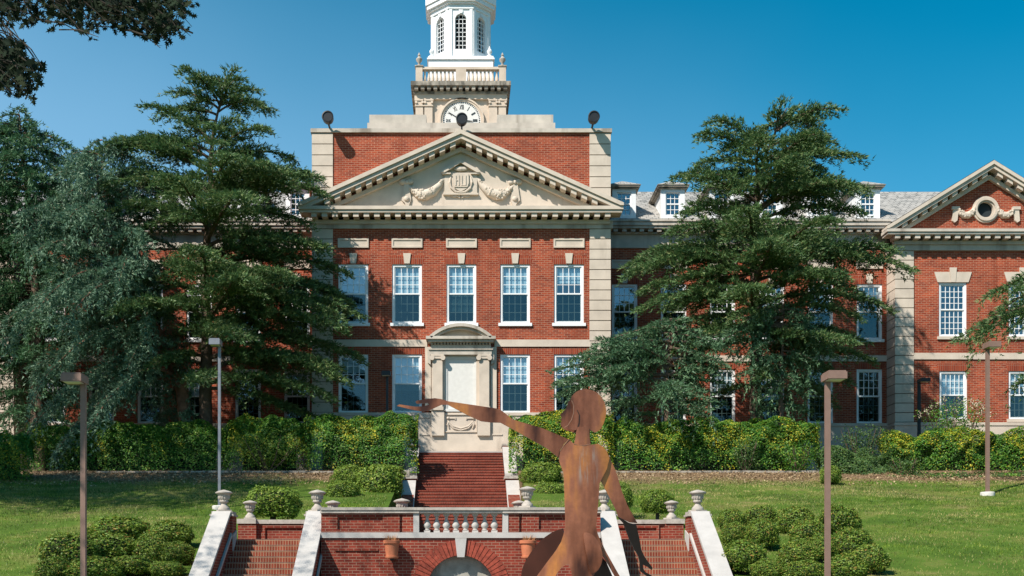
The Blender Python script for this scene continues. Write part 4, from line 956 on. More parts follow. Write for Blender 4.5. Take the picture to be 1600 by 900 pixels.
# ------------------------------------------------------------------ statue of rusted steel plates
def plate(name, pts, parent, yfun, th=.014, sc=180.0, mat=None, cuts=10):
    P = [((px - CX) / sc, EYE + (CY - py) / sc) for px, py in pts]
    bm = bmesh.new(); vs = [bm.verts.new((x, 0, z)) for x, z in P]; bm.faces.new(vs)
    xs = [p[0] for p in P]; zs = [p[1] for p in P]
    for i in range(1, cuts):
        for co, no in (((min(xs) + (max(xs) - min(xs)) * i / cuts, 0, 0), (1, 0, 0)), ((0, 0, min(zs) + (max(zs) - min(zs)) * i / cuts), (0, 0, 1))):
            bmesh.ops.bisect_plane(bm, geom=bm.verts[:] + bm.edges[:] + bm.faces[:], plane_co=co, plane_no=no)
    for v in bm.verts: v.co.y = yfun(v.co.x, v.co.z)
    bmesh.ops.recalc_face_normals(bm, faces=bm.faces)
    ret = bmesh.ops.solidify(bm, geom=bm.faces[:], thickness=th)
    bmesh.ops.recalc_face_normals(bm, faces=bm.faces)
    me = bpy.data.meshes.new(name)
    o_ = ORG[parent]
    for v in bm.verts: v.co -= Vector((o_.x, o_.y, 0))
    bm.to_mesh(me); bm.free(); me.materials.append(mat or M['steel'])
    me.polygons.foreach_set('use_smooth', [True] * len(me.polygons))
    try: me.set_sharp_from_angle(angle=R(35))
    except Exception: pass
    return link(name, me, parent)
def smooth_pts(pts, it=2):
    for _ in range(it):
        q = []
        for i in range(len(pts)):
            a, b = pts[i], pts[(i + 1) % len(pts)]; q += [(a[0] * .75 + b[0] * .25, a[1] * .75 + b[1] * .25), (a[0] * .25 + b[0] * .75, a[1] * .25 + b[1] * .75)]
        pts = q
    return pts
def statue():
    S = thing('steel_statue', 'rusted steel plate statue of a figure seen from behind with one arm stretched out', 'statue', (X_(910, 10), 10, 0))
    z6 = lambda a: [(780 + x / 5, 580 + y / 5) for x, y in a]; z4 = lambda a: [(600 + x / 3, 600 + y / 3) for x, y in a]; zA = lambda a: [(800 + x / 6.154, 800 + y / 6.154) for x, y in a]
    x0 = X_(913, 10)
    def convex(y0, k, xc): return lambda x, z: y0 + k * (x - xc) ** 2
    hair = z6([(592, 168), (625, 150), (665, 140), (720, 148), (770, 172), (812, 222), (832, 280), (835, 335), (820, 395), (795, 450), (770, 470), (742, 482), (715, 460), (690, 460), (640, 455), (595, 462), (560, 455), (530, 445), (558, 395), (575, 345), (578, 280), (560, 235), (560, 205)])
    plate('hair', smooth_pts(hair, 1), S, convex(10.0, .5, x0))
    face = z6([(566, 210), (545, 232), (528, 285), (505, 308), (482, 332), (487, 345), (495, 352), (486, 368), (494, 384), (484, 398), (490, 418), (505, 440), (530, 455), (560, 462), (592, 475), (640, 470), (610, 420), (590, 330), (580, 240)])
    plate('face', face, S, lambda x, z: 10.06 + .35 * (x0 - x) * .2)
    neck = z6([(612, 440), (600, 480), (596, 520), (585, 570), (600, 592), (650, 600), (694, 590), (708, 572), (700, 520), (700, 470), (695, 440)])
    plate('neck', neck, S, convex(9.975, 2.2, X_(909, 10)))
    body = z4([(888, 285), (935, 292), (1000, 285), (1022, 298), (1040, 320), (1052, 350), (1040, 400), (1015, 448), (1005, 470), (1003, 510), (1000, 560), (992, 640), (987, 690)]) + zA([(800, 150), (812, 205), (832, 262), (856, 340), (862, 430), (850, 500), (820, 560), (790, 590), (770, 620), (800, 900), (830, 1400), (800, 1900), (800, 2450), (820, 2560), (600, 2540), (640, 2450), (640, 2000), (600, 1500), (590, 900), (578, 640), (560, 560), (545, 505), (515, 508), (475, 535), (440, 578), (415, 620), (350, 900), (300, 1400), (330, 2400), (250, 2520), (40, 2560), (40, 2500), (180, 2400), (150, 1500), (190, 900), (250, 610), (350, 470), (420, 375), (470, 290), (492, 220), (505, 150), (508, 60)]) + z4([(845, 560), (843, 480), (840, 420), (825, 380), (816, 345), (826, 312), (866, 264)])
    plate('body', body, S, convex(9.94, .55, x0), cuts=26)
    up = z4([(862, 262), (740, 212), (650, 187), (600, 172), (550, 132), (525, 122), (420, 107), (300, 90), (268, 80), (240, 76), (200, 80), (155, 88), (150, 94), (156, 102), (205, 98), (214, 105), (188, 114), (150, 116), (75, 105), (64, 112), (120, 126), (180, 138), (215, 132), (270, 106), (300, 106), (345, 130), (400, 158), (455, 182), (500, 187), (545, 188), (620, 228), (700, 272), (760, 305), (812, 345), (822, 312), (840, 285)])
    plate('outstretched_arm', up, S, lambda x, z: 9.98 - .10 * (x0 - x) + .25 * (x0 - x) * (x0 - x) * .12, cuts=16)
    arm = z4([(1000, 287), (1022, 300), (1052, 338), (1080, 398), (1098, 450), (1112, 500), (1140, 570), (1187, 652), (1150, 648), (1115, 632), (1096, 622), (1088, 596), (1050, 522), (1012, 450), (990, 400), (980, 330)])
    plate('hanging_arm', arm, S, lambda x, z: 9.985 + .25 * max(0, x - x0 - .1) ** 2)
    fore = z4([(1094, 622), (1115, 632), (1150, 648), (1190, 655), (1212, 700), (1240, 768), (1265, 800), (1295, 828), (1322, 852), (1318, 864), (1290, 848), (1262, 838), (1268, 858), (1285, 876), (1310, 886), (1342, 900), (1350, 912), (1330, 908), (1290, 892), (1254, 872), (1246, 832), (1232, 802), (1200, 765), (1165, 722), (1120, 650)])
    e = X_(975, 10); ez = EYE + (CY - 812) / 180
    plate('forearm', fore, S, lambda x, z: 9.99 + 1.0 * max(0, (x - e) - (z - ez)), mat=M['shadesteel'])
    # hips and legs
    hip = zA([(505, 150), (450, 165), (400, 188), (350, 222), (300, 262), (258, 310), (220, 362), (188, 412), (160, 462), (140, 510), (128, 545), (118, 620), (110, 900), (180, 1500), (230, 1500), (250, 900), (300, 620), (380, 480), (450, 350), (500, 260), (520, 200)])
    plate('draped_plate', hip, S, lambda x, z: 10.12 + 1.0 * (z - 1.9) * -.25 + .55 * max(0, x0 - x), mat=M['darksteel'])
    yb = lambda x: (9.925 + .55 * (x - x0) ** 2) if x > X_(903, 10) or x < X_(888, 10) else 9.93
    for pts in (z4([(866, 262), (840, 292), (822, 320), (815, 347)]), z4([(887, 286), (905, 291), (935, 293), (962, 287)]), z6([(560, 238), (577, 275), (576, 335), (560, 388), (532, 432), (505, 448)])):
        q = [((px - CX) / 180, EYE + (CY - py) / 180) for px, py in pts]; obj('weld_seam', MB().tube([(x, yb(x) + .002, z) for x, z in q], .0045, 6), M['weld'], S)
    butt = zA([(672, 205), (720, 202), (765, 226), (802, 268), (828, 318), (846, 365), (856, 420), (850, 480), (832, 530), (805, 565), (770, 588), (740, 596), (725, 520), (705, 420), (685, 310)])
    plate('buttock', smooth_pts(butt, 1), S, lambda x, z: 9.90 + .6 * (x - X_(928, 10)) ** 2 + .3 * (z - 1.95) ** 2)
    strip = zA([(800, 200), (835, 260), (870, 320), (905, 390), (950, 470), (1000, 560), (1035, 620), (1130, 900), (1180, 1500), (1120, 1500), (1060, 900), (985, 620), (940, 540), (900, 470), (860, 410), (840, 330), (790, 240)])
    plate('hip_strap', strip, S, lambda x, z: 9.99)
    drk = zA([(860, 430), (900, 470), (985, 620), (1060, 900), (1000, 1500), (800, 1500), (800, 900), (735, 600), (800, 575), (845, 510)])
    plate('rear_plate', drk, S, lambda x, z: 10.0 + 1.3 * max(0, (x - X_(930, 10)) - (z - EYE - .1) * .9) * .5 + .02, mat=M['shadesteel'])
    xb = X_(905, 10); obj('base_plate', MB().box(xb - .7, xb + .45, 9.6, 10.4, .02, .05), M['steel'], S)
statue()

# ------------------------------------------------------------------ plants
def leaf_shell(c, r, n, size, power=2.6, seed=0, shell=.16, lump=.15):
    """leaves over a rounded box (superellipsoid) of half sizes r round c; returns points, normals"""
    g = np.random.default_rng(seed); d = unit(g.normal(size=(n, 3))); d[:, 2] = np.where(d[:, 2] < -.75, -d[:, 2], d[:, 2])
    s = 1 / (np.sum(np.abs(d) ** power, axis=1) ** (1 / power))
    lp = 1 + lump * (np.sin(d[:, 0] * 5 + seed) * np.sin(d[:, 1] * 4 + 2 * seed) * np.sin(d[:, 2] * 5 + .5 * seed) + .45 * np.sin(d[:, 0] * 11 + seed) * np.sin(d[:, 2] * 9 + d[:, 1] * 8)) + g.normal(0, .025, n)
    P = d * (s * lp * (1 - shell * g.uniform(0, 1, n) ** 2))[:, None] * np.array(r) + np.array(c)
    st = g.uniform(0, 1, n) < .05; P[st] = (P[st] - np.array(c)) * g.uniform(1.02, 1.14, (st.sum(), 1)) + np.array(c)
    N = unit(d / np.array(r)) + g.normal(0, .75, (n, 3)); return P, N
def core(c, r, k=.84, power=2.6):
    m = MB(); seg, rings = 18, 10; i = 0
    for j in range(rings + 1):
        t = math.pi * j / rings
        for q in range(seg):
            a = 2 * math.pi * q / seg; d = np.array([max(math.sin(t), .01) * math.cos(a), max(math.sin(t), .01) * math.sin(a), math.cos(t)]); s = k / (np.sum(np.abs(d) ** power) ** (1 / power))
            m.v.append((c[0] + d[0] * s * r[0], c[1] + d[1] * s * r[1], c[2] + d[2] * s * r[2]))
    for j in range(rings):
        for q in range(seg): m.f.append((j * seg + q, (j + 1) * seg + q, (j + 1) * seg + (q + 1) % seg, j * seg + (q + 1) % seg)); m.mi.append(0)
    return m
_shrub = {}
def shrub(px, py, w_, h, label, mat='box', Y=None, seedv=0, depth=1.0, power=2.6, group='clipped box bushes'):
    if Y is None: Y = solveY(py + h / 2)
    s = F / Y; rx, rz = w_ / 2 / s, h / 2 / s; ry = min(rx, max(rz, rx * .8)) * depth
    x, _, z = W(px, py, Y); yc = Y + ry * .5
    k = (mat, seedv % 5, power)
    if k not in _shrub:
        P, N = leaf_shell((0, 0, 0), (1, 1, 1), 7000, .06, power, 3 + seedv % 5); V, Fc = scatter(P, N, rng.uniform(.07, .15, len(P)), LEAF, LEAF_F)
        _shrub[k] = (np_mesh('foliage', V, Fc, M[mat]), mesh('branches', core((0, 0, 0), (1, 1, 1), .80, power), M['inner']))  # the branches mesh is a solid dark filler added to block light
    zg = gz(x, yc) if Y > 28 else 0
    T = thing('clipped_bush', label, 'bush', (x, yc, z), group); T.scale = (rx, ry, rz); T.rotation_euler.z = random.uniform(-.6, .6) if power < 3 else 0
    link('foliage', _shrub[k][0], T); link('branches', _shrub[k][1], T)
    st = MB().tube([(0, 0, -2.4), (0, 0, -.4)], .12, 8)
    if 'stem' not in _shrub: _shrub['stem'] = mesh('stem', st, M['oakbark'])
    link('stem', _shrub['stem'], T)
G1 = 'clipped bushes beside the upper stairs'
shrub(424, 786, 80, 50, 'wide clipped bush behind the left parapet, on the shaded lawn', Y=38.0, power=3.2, group=None)
shrub(592, 757, 70, 60, 'big clipped bush beside the left coping of the upper stairs', Y=47.5, seedv=1, group=G1)
shrub(545, 744, 54, 34, 'flat-topped clipped bush at the back of the left group by the upper stairs', Y=49.5, seedv=2, group=G1)
shrub(600, 738, 60, 24, 'low clipped bush peeping over the big one left of the upper stairs', Y=50.5, group=G1)
shrub(535, 769, 52, 36, 'small round clipped bush above the terrace coping, lowest of the left group', Y=46.0, seedv=1, group=G1)
shrub(846, 742, 62, 38, 'clipped bush right of the upper stairs, topmost behind the statue', Y=50.0, seedv=2, group=G1)
shrub(858, 771, 46, 34, 'clipped bush right of the upper stairs, between a stone urn and the statue', Y=47.0, group=G1)
shrub(848, 787, 36, 14, 'lowest small bush just above the coping right of the upper stairs', Y=45.5, seedv=1, group=G1)
shrub(974, 778, 28, 46, 'dark clipped bush half hidden behind the statue hanging arm', Y=40.0, seedv=2, group=G1)
shrub(1029, 785, 52, 40, 'round clipped bush behind the right parapet and its urn', Y=38.0, power=2.3, group=G1)
shrub(1300, 743, 32, 32, 'small round bush at the hedge foot by the right brown lamp post', seedv=1, power=2.2, group=None)
LC = 'clipped bushes on the lower left lawn'
for i, (px, py, w_, h, lb) in enumerate([
    (178, 832, 96, 46, 'broad flat-topped bush at the back of the left cluster, right of the brown lamp post'), (103, 864, 88, 66, 'large sloping bush at the outer left of the cluster'),
    (263, 834, 80, 44, 'square-topped bush at the back of the left cluster, next to the outer stair coping'), (232, 858, 58, 42, 'mid-sized bush in the middle of the left cluster below the square-topped one'),
    (270, 864, 58, 34, 'low bush in the left cluster beside the stair coping'), (258, 890, 56, 26, 'small bush in the left cluster, frontmost beside the stair coping'),
    (200, 886, 78, 34, 'low wide front bush of the left cluster, right of the brown lamp post'), (143, 889, 84, 40, 'low front bush of the left cluster behind the brown lamp post'),
    (162, 858, 90, 46, 'rounded middle bush of the left cluster, just right of the brown lamp post'), (85, 890, 60, 36, 'frontmost bush at the left edge of the left cluster')]):
    shrub(px + random.uniform(-4, 4), py + random.uniform(-2, 3), w_ * random.uniform(.88, 1.06), h * random.uniform(.95, 1.12), lb, 'dbox', seedv=i, group=LC, power=random.choice((2.0, 2.3, 2.6)))
RC = 'clipped bushes on the lower right lawn'
for i, (px, py, w_, h, lb) in enumerate([
    (1147, 813, 42, 36, 'small bush at the back left corner of the right cluster'), (1191, 808, 54, 38, 'bush in the back row of the right cluster, second from its left end'),
    (1247, 812, 64, 42, 'bush in the back row of the right cluster, left of the brown lamp post'), (1318, 814, 68, 44, 'bush in the back row of the right cluster, right of the brown lamp post'),
    (1150, 836, 46, 36, 'small round bush beside the right stair coping, left end of the second row'), (1195, 834, 54, 50, 'taller dark bush in the second row of the right cluster'),
    (1266, 838, 62, 44, 'round bush in the second row of the right cluster, left of the brown lamp post'), (1334, 851, 64, 44, 'round bush on the right side of the right cluster, above the rightmost bush'),
    (1287, 857, 56, 40, 'bush in the right cluster directly behind the brown lamp post'), (1247, 868, 72, 44, 'wide low bush in the centre of the right cluster'),
    (1169, 873, 78, 58, 'large bush in front beside the right stair coping'), (1366, 876, 64, 48, 'rightmost bush of the right cluster, beside open lawn'),
    (1326, 886, 72, 44, 'front bush of the right cluster, just right of the brown lamp post'), (1204, 892, 52, 36, 'small front bush of the right cluster next to the large one by the coping'),
    (1256, 895, 70, 32, 'low front bush of the right cluster, left of the brown lamp post')]):
    shrub(px + random.uniform(-4, 4), py + random.uniform(-2, 3), w_ * random.uniform(.86, 1.04), h * random.uniform(.95, 1.12), lb, 'dbox', seedv=i, group=RC, power=random.choice((2.0, 2.3, 2.6)))

def hedge(px0, px1, py_t, py_b, Y, label, mats, depth=1.5, leaf=.10, dens=820, top_noise=.15, seed=1, cat='hedge', name='hedge'):
    """loosely clipped hedge: leaf shell over a box with a wavy outline; mats = list of (material, share)"""
    g = np.random.default_rng(seed); x0, x1 = X_(px0, Y), X_(px1, Y); zb, zt = Z_(py_b, Y), Z_(py_t, Y); zb = min(zb, gz((x0 + x1) / 2, Y)); L, H = x1 - x0, zt - zb
    T = thing(name, label, cat, ((x0 + x1) / 2, Y + depth / 2, zb))
    n = int((L * H * 1.3 + L * depth + 2 * depth * H) * dens)
    u = g.uniform(0, 1, n); ph = g.uniform(-.02, .80, n) * math.pi; pw = .48
    cy_, cz_ = -np.cos(ph), np.sin(ph); yy = np.sign(cy_) * np.abs(cy_) ** pw * depth / 2; zz = np.sign(cz_) * np.abs(cz_) ** (pw + .1)
    ed = np.minimum(u, 1 - u) * L; tp_ = np.clip(ed / .9, 0, 1); tp_ = (1 - (1 - tp_) ** 2.4) ** .5
    capm = g.uniform(0, 1, n) < .4 * depth / (L + depth); u = np.where(capm, np.where(u > .5, 1 - g.uniform(0, .6, n) ** 2 / L, g.uniform(0, .6, n) ** 2 / L), u); rr_ = np.where(capm, np.sqrt(g.uniform(0, 1, n)), 1.0)
    tp_ = np.where(capm, np.clip(tp_, .6, 1) * rr_, tp_)
    P = np.stack([x0 + u * L, Y + depth / 2 + yy * tp_, zb + (zt - zb) * zz * (.72 + .28 * tp_)], 1)
    N = np.stack([np.where(capm, np.sign(u - .5) * 1.0, 0), yy / (depth / 2), np.clip(zz, 0, 1) ** 2], 1); N = unit(N + 1e-3)
    b_ = lambda k, q: sum(np.sin(P @ (unit(np.random.default_rng(seed * 9 + i + q).normal(size=3)) * k) + i * 1.7 + seed) for i in range(4)) / 2
    dsp = top_noise * (b_(2.1, 0) * .9 + b_(5.5, 40) * .65 + b_(12, 80) * .35) - .22 * g.uniform(0, 1, n) ** 2
    P = P + N * dsp[:, None] * np.array([.5, 1, 1]); P[:, 2] = np.maximum(P[:, 2], zb - .05)
    N = N + [0, -.1, .3] + g.normal(0, .5, (n, 3))
    # gather the colours in patches, yellow growth towards the lit top
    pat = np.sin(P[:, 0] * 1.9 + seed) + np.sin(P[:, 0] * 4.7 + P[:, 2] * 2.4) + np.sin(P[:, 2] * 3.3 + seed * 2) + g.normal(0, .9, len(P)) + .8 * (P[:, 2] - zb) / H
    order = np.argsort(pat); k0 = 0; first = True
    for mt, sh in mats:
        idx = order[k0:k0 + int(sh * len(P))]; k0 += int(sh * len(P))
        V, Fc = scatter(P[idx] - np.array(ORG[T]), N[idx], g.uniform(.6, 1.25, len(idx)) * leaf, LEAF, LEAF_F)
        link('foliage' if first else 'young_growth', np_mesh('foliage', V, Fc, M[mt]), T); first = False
    m = MB().box(x0 + .7, x1 - .7, Y + .66, Y + depth - .42, zb + .1, zt - .55); obj('branches', m, M['inner'], T)  # plain dark box added inside the leaves to block light
    return T
hedge(40, 352, 660, 745, 55.2, 'shaded dark green hedge below the conifers at the left', [('hedge', .96), ('yhedge', .04)], 1.6, seed=3)
hedge(352, 480, 652, 736, 55.0, 'dark green hedge section in the middle of the left bed, with a lighter sprig', [('hedge', .8), ('yhedge', .2)], 1.6, seed=9, top_noise=.24)
hedge(478, 652, 646, 730, 54.6, 'yellow-flecked hedge left of the upper stairs, in full sun', [('hedge', .74), ('yhedge', .26)], 1.7, seed=5)
hedge(-60, 42, 672, 770, 50.5, 'leafy hedge at the far left edge below the spruce', [('hedge', .8), ('yhedge', .2)], 1.5, seed=8, top_noise=.25)
hedge(796, 960, 642, 735, 54.6, 'yellow-flecked hedge right of the upper stairs, behind the statue head', [('hedge', .55), ('yhedge', .45)], 1.6, seed=12)
hedge(952, 1286, 654, 740, 54.9, 'long sunlit hedge between the statue and the right brown lamp post', [('hedge', .70), ('yhedge', .30)], 1.7, seed=15, top_noise=.2)
hedge(1385, 1680, 672, 742, 55.5, 'yellow-leaved hedge in front of the right pavilion', [('hedge', .45), ('yhedge', .55)], 1.6, seed=18, top_noise=.2)
hedge(1290, 1400, 702, 760, 53.6, 'loose green creeper mound between the two right hedges', [('ivy', 1.0)], 1.8, seed=21, top_noise=.3, cat='creeper', name='creeper')
hedge(1390, 1640, 738, 762, 52.0, 'low ground creeper along the foot of the yellow-leaved hedge', [('ivy', .8), ('hedge', .2)], 1.6, seed=23, top_noise=.12, dens=380, cat='creeper', name='creeper')
def bushy(px, py, w_, h, Y, label, mats, n, name='flowering_shrub', cat='shrub', leaf=.1, seed=1, flower=None):
    g = np.random.default_rng(seed); x, _, z = W(px, py, Y); s = F / Y; r = np.array([w_ / 2 / s, w_ / 2 / s * .8, h / 2 / s]); zb = gz(x, Y)
    T = thing(name, label, cat, (x, Y, zb))
    d = unit(g.normal(size=(n, 3))); P = np.array([x, Y, z]) + d * r * (g.uniform(.15, 1, n) ** .5)[:, None] * (1 + .25 * np.sin(d[:, 0] * 7 + d[:, 2] * 6))[:, None]
    V, Fc = scatter(P - np.array(ORG[T]), d + g.normal(0, .7, (n, 3)), g.uniform(.6, 1.2, n) * leaf, LEAF, LEAF_F); link('foliage', np_mesh('foliage', V, Fc, M[mats]), T)
    m = MB()
    for k in range(9): a = g.uniform(0, 6.28); m.tube([(x, Y, zb - .1), (x + r[0] * .4 * math.cos(a), Y + r[1] * .4 * math.sin(a), (z + zb) / 2), (x + r[0] * .8 * math.cos(a), Y + r[1] * .8 * math.sin(a), z + r[2] * g.uniform(.3, .95))], [.04, .03, .01], 5)
    obj('stems', m, M['bark'], T)
    if flower:
        k = flower; d = unit(g.normal(size=(k, 3))); d[:, 2] = np.abs(d[:, 2]) ; d[:, 1] = -np.abs(d[:, 1]); P = np.array([x, Y, z]) + d * r * g.uniform(.8, 1.1, (k, 1)); P = np.repeat(P, 7, 0) + g.normal(0, .07, (k * 7, 3))
        V, Fc = scatter(P - np.array(ORG[T]), g.normal(size=(len(P), 3)) + [0, -1, .5], g.uniform(.06, .12, len(P)), LEAF, LEAF_F); link('blossom', np_mesh('blossom', V, Fc, M['blossom']), T)
bushy(1492, 655, 108, 66, 56.6, 'loose shrub with pale blossom heads before the pavilion window', 'hedge', 2600, flower=46, seed=31)
bushy(1165, 712, 44, 56, 54.4, 'fresh green sapling shrub at the foot of the long right hedge', 'ivy', 1500, 'green_shrub', seed=32)
bushy(1245, 718, 56, 60, 54.2, 'dark leafy shrub at the end of the long right hedge near the lamp post', 'hedge', 2000, 'green_shrub', seed=33)
bushy(1345, 690, 80, 50, 55.4, 'loose bluish green shrub before the right stone basement', 'ivy', 1800, 'green_shrub', seed=34)
bushy(1415, 735, 60, 44, 53.3, 'leafy green shrub at the left foot of the yellow-leaved hedge', 'ivy', 1700, 'green_shrub', seed=36)
bushy(420, 705, 110, 60, 54.6, 'light green leafy shrub leaning out of the left hedge', 'box', 2400, 'green_shrub', seed=35)
def edging(px0, px1, Y, label):
    x0, x1 = X_(px0, Y), X_(px1, Y); m = MB(); x = x0; r2 = random.Random(int(px0))
    while x < x1 - .3:
        l_ = min(r2.uniform(.9, 1.6), x1 - x); m.box(x + .01, x + l_ - .01, Y + r2.uniform(-.02, .02), Y + .25, gz(x, Y) - .2, gz(x, Y) + .08 + r2.uniform(-.02, .02)); x += l_
    tag(obj('bed_edging', m, M['mould'], None, ((x0 + x1) / 2, Y, gz(x0, Y))), label, 'edging', 'stone edgings of the hedge beds')
edging(150, 640, 53.9, 'low stone edging along the foot of the left hedges')
edging(805, 1280, 53.9, 'low stone edging along the foot of the right hedge')

# ------------------------------------------------------------------ trees
def needles(P, D, g, ln, wd, per):
    """tufts of narrow blades at points P, leaning along D"""
    P = np.repeat(P, per, 0); D = np.repeat(D, per, 0); n = len(P)
    d = unit(D + g.normal(0, .5, (n, 3)) + [0, 0, .22]); s = unit(np.cross(d, g.normal(size=(n, 3)))) * (wd * g.uniform(.7, 1.3, (n, 1)))
    P = P + g.normal(0, .03, (n, 3)); tip = P + d * (ln * g.uniform(.6, 1.35, (n, 1)))
    return np.stack([P - s, P + s, tip], 1).reshape(-1, 3)
def in_building(P):
    x, y = np.abs(P[:, 0]), P[:, 1]
    return ((x < 8.7) & (y > 58.9)) | (y > 63.2)
def conifer(name, label, trunk_px, Y, prof, mat, bark='bark', n_limb=90, rise=.12, droop=.28, weep=0.0, fan=.34, ln=.20, wd=.030, per=3, seed=1, layer=1.0, r0=.38, dens=.085, depth=1.0, zmin=None, ysc=.8, limbs_extra=(), group=None, sub=.27, inner=.12, boughs=(), short=1.0, bough_droop=.22):
    """trunk_px: [(px,py)...] bottom to top; prof: [(py, px_left, px_right)...] top to bottom, the crown's outline at the trunk's distance"""
    g = np.random.default_rng(seed); tp = [W(px, py, Y) for px, py in trunk_px]; tp[0] = (tp[0][0], Y, gz(tp[0][0], Y) - .1)
    T = thing(name, label, 'tree', (tp[0][0], Y, tp[0][2] + .1), group)
    tz = np.array([p[2] for p in tp]); tx = np.array([p[0] for p in tp]); n = len(tp)
    tr = MB(); zz = np.linspace(tz[0], tz[-1], 16); tr.tube([(float(np.interp(z, tz, tx)) + .05 * math.sin(z), Y + .08 * math.sin(z * .7), float(z)) for z in zz], [max(.03, r0 * (1 - (z - tz[0]) / (tz[-1] - tz[0])) ** .8) for z in zz], 10)
    pz = np.array([Z_(p[0], Y) for p in prof])[::-1]; pl = np.array([X_(p[1], Y) for p in prof])[::-1]; pr = np.array([X_(p[2], Y) for p in prof])[::-1]
    z_lo, z_hi = pz[0], pz[-1]; PP = []; DD = []
    specs = []
    nl = max(2, int((z_hi - z_lo) / layer))
    for i in range(n_limb):
        f = (i + .5) / n_limb; z = z_lo + (z_hi - z_lo) * f ** .9; z = z_lo + round((z - z_lo) / layer) * layer + g.normal(0, .2) if layer > 0 else z
        specs.append((min(max(z, z_lo), z_hi - .05), i * 2.39996 + g.normal(0, .3), None))
    for b_ in boughs: specs.append((Z_(b_[0], Y), None, b_))
    for z, a, Lb in specs:
        cx = float(np.interp(z, tz, tx))
        if Lb is not None:
            tipx, tipz, dy = X_(Lb[1], Y), Z_(Lb[2], Y), (Lb[3] if len(Lb) > 3 else g.uniform(-2.2, 1.6))
            a = math.atan2(dy, tipx - cx)
        ca, sa = math.cos(a), math.sin(a) * ysc * depth
        ex = (float(np.interp(z, pz, pr)) - cx) if ca > 0 else (cx - float(np.interp(z, pz, pl)))
        ex2 = .5 * ((float(np.interp(z, pz, pr)) - cx) + (cx - float(np.interp(z, pz, pl))))
        w2 = ca * ca; L = max(.35, (max(ex, .2) * w2 + max(ex2, .2) * (1 - w2)) * g.uniform(.70, 1.14) * short)
        L *= (1.0 if abs(ca) > .8 else .92)
        hd = np.array([ca, sa, 0]); hd /= np.linalg.norm(hd); m_ = 10
        t = np.linspace(0, 1, m_ + 1); rs = rise + g.normal(0, .11); dr = droop * g.uniform(.7, 1.3)
        wob = g.normal(0, .05, 2); side = np.array([-hd[1], hd[0], 0])
        C = np.array([cx, Y, z - (rs - dr) * L * .75]) + hd * (L * t)[:, None] + np.array([0, 0, 1]) * ((rs * t - dr * t * t) * L)[:, None] + side * (np.sin(t * 3 + wob[0] * 20) * .06 * L * t)[:, None]
        if Lb is not None:
            v = np.array([tipx - cx, dy, tipz - z]); L = float(np.linalg.norm(v)); hd = np.array([v[0], v[1], 0]); hd /= np.linalg.norm(hd); side = np.array([-hd[1], hd[0], 0]); bd_ = bough_droop * g.uniform(.7, 1.3)
            C = np.array([cx, Y, z]) + v * t[:, None] + np.array([0, 0, 1]) * (np.sin(t * math.pi) ** .8 * bd_ * L * .5)[:, None] + side * (np.sin(t * 4 + L) * .05 * L * t)[:, None]
        C[0] = (cx, Y, C[0][2])
        tr.tube([tuple(p) for p in C], [max(.012, (.022 + .012 * L) * (1 - q) ** .8 + .008) for q in t], 6)
        # side branchlets in a flat fan
        nb = max(4, int(L / sub) * 2); tb = np.sort(g.uniform(inner, 1.0, nb)); sg = np.where(np.arange(nb) % 2 == 0, 1, -1)
        base = np.stack([np.interp(tb, t, C[:, k]) for k in range(3)], 1)
        ang = np.radians(g.uniform(35, 70, nb)) * (1 - .35 * tb); bl = (fan * L * (1.02 - tb) ** .7 + .30) * g.uniform(.55, 1.1, nb); bl = np.minimum(bl, 2.4)
        tang = np.stack([np.interp(tb, t[:-1], np.diff(C[:, k]) * m_ / L) for k in range(3)], 1)
        bd = unit(unit(tang) * np.cos(ang)[:, None] + side * (sg * np.sin(ang))[:, None] + g.normal(0, .12, (nb, 3)))
        if weep > 0: wv = g.uniform(0, 1, nb) < weep; bd[wv] = unit(bd[wv] * .45 + np.array([0, 0, -1])); bl[wv] = g.uniform(.5, 1.5, wv.sum())
        for j in range(nb):
            k = max(3, int(bl[j] / dens)); q = np.linspace(.04, 1, k)
            pts = base[j] + bd[j] * (bl[j] * q)[:, None] + np.array([0, 0, -1]) * (bl[j] * (.20 + .25 * weep) * q * q)[:, None] + g.normal(0, 1, (k, 3)) * [.08, .08, .035]
            PP.append(pts); DD.append(np.tile(bd[j], (k, 1)))
        k = max(4, int(L / .09)); q = np.linspace(.25, 1, k); PP.append(np.stack([np.interp(q, t, C[:, c]) for c in range(3)], 1)); DD.append(np.tile(hd, (k, 1)))
    for pts, rad in limbs_extra: tr.tube([W(px, py, Y + dy) for px, py, dy in pts], rad, 8)
    P = np.concatenate(PP); D = np.concatenate(DD); k = ~in_building(P); P, D = P[k], D[k]
    V = needles(P, D, g, ln, wd, per) - np.array(ORG[T])
    link('crown', np_mesh('crown', V, np.arange(len(V)).reshape(-1, 3), M[mat]), T); obj('trunk', tr, M[bark], T, smooth=True)
    print(name, len(V) // 3); return T

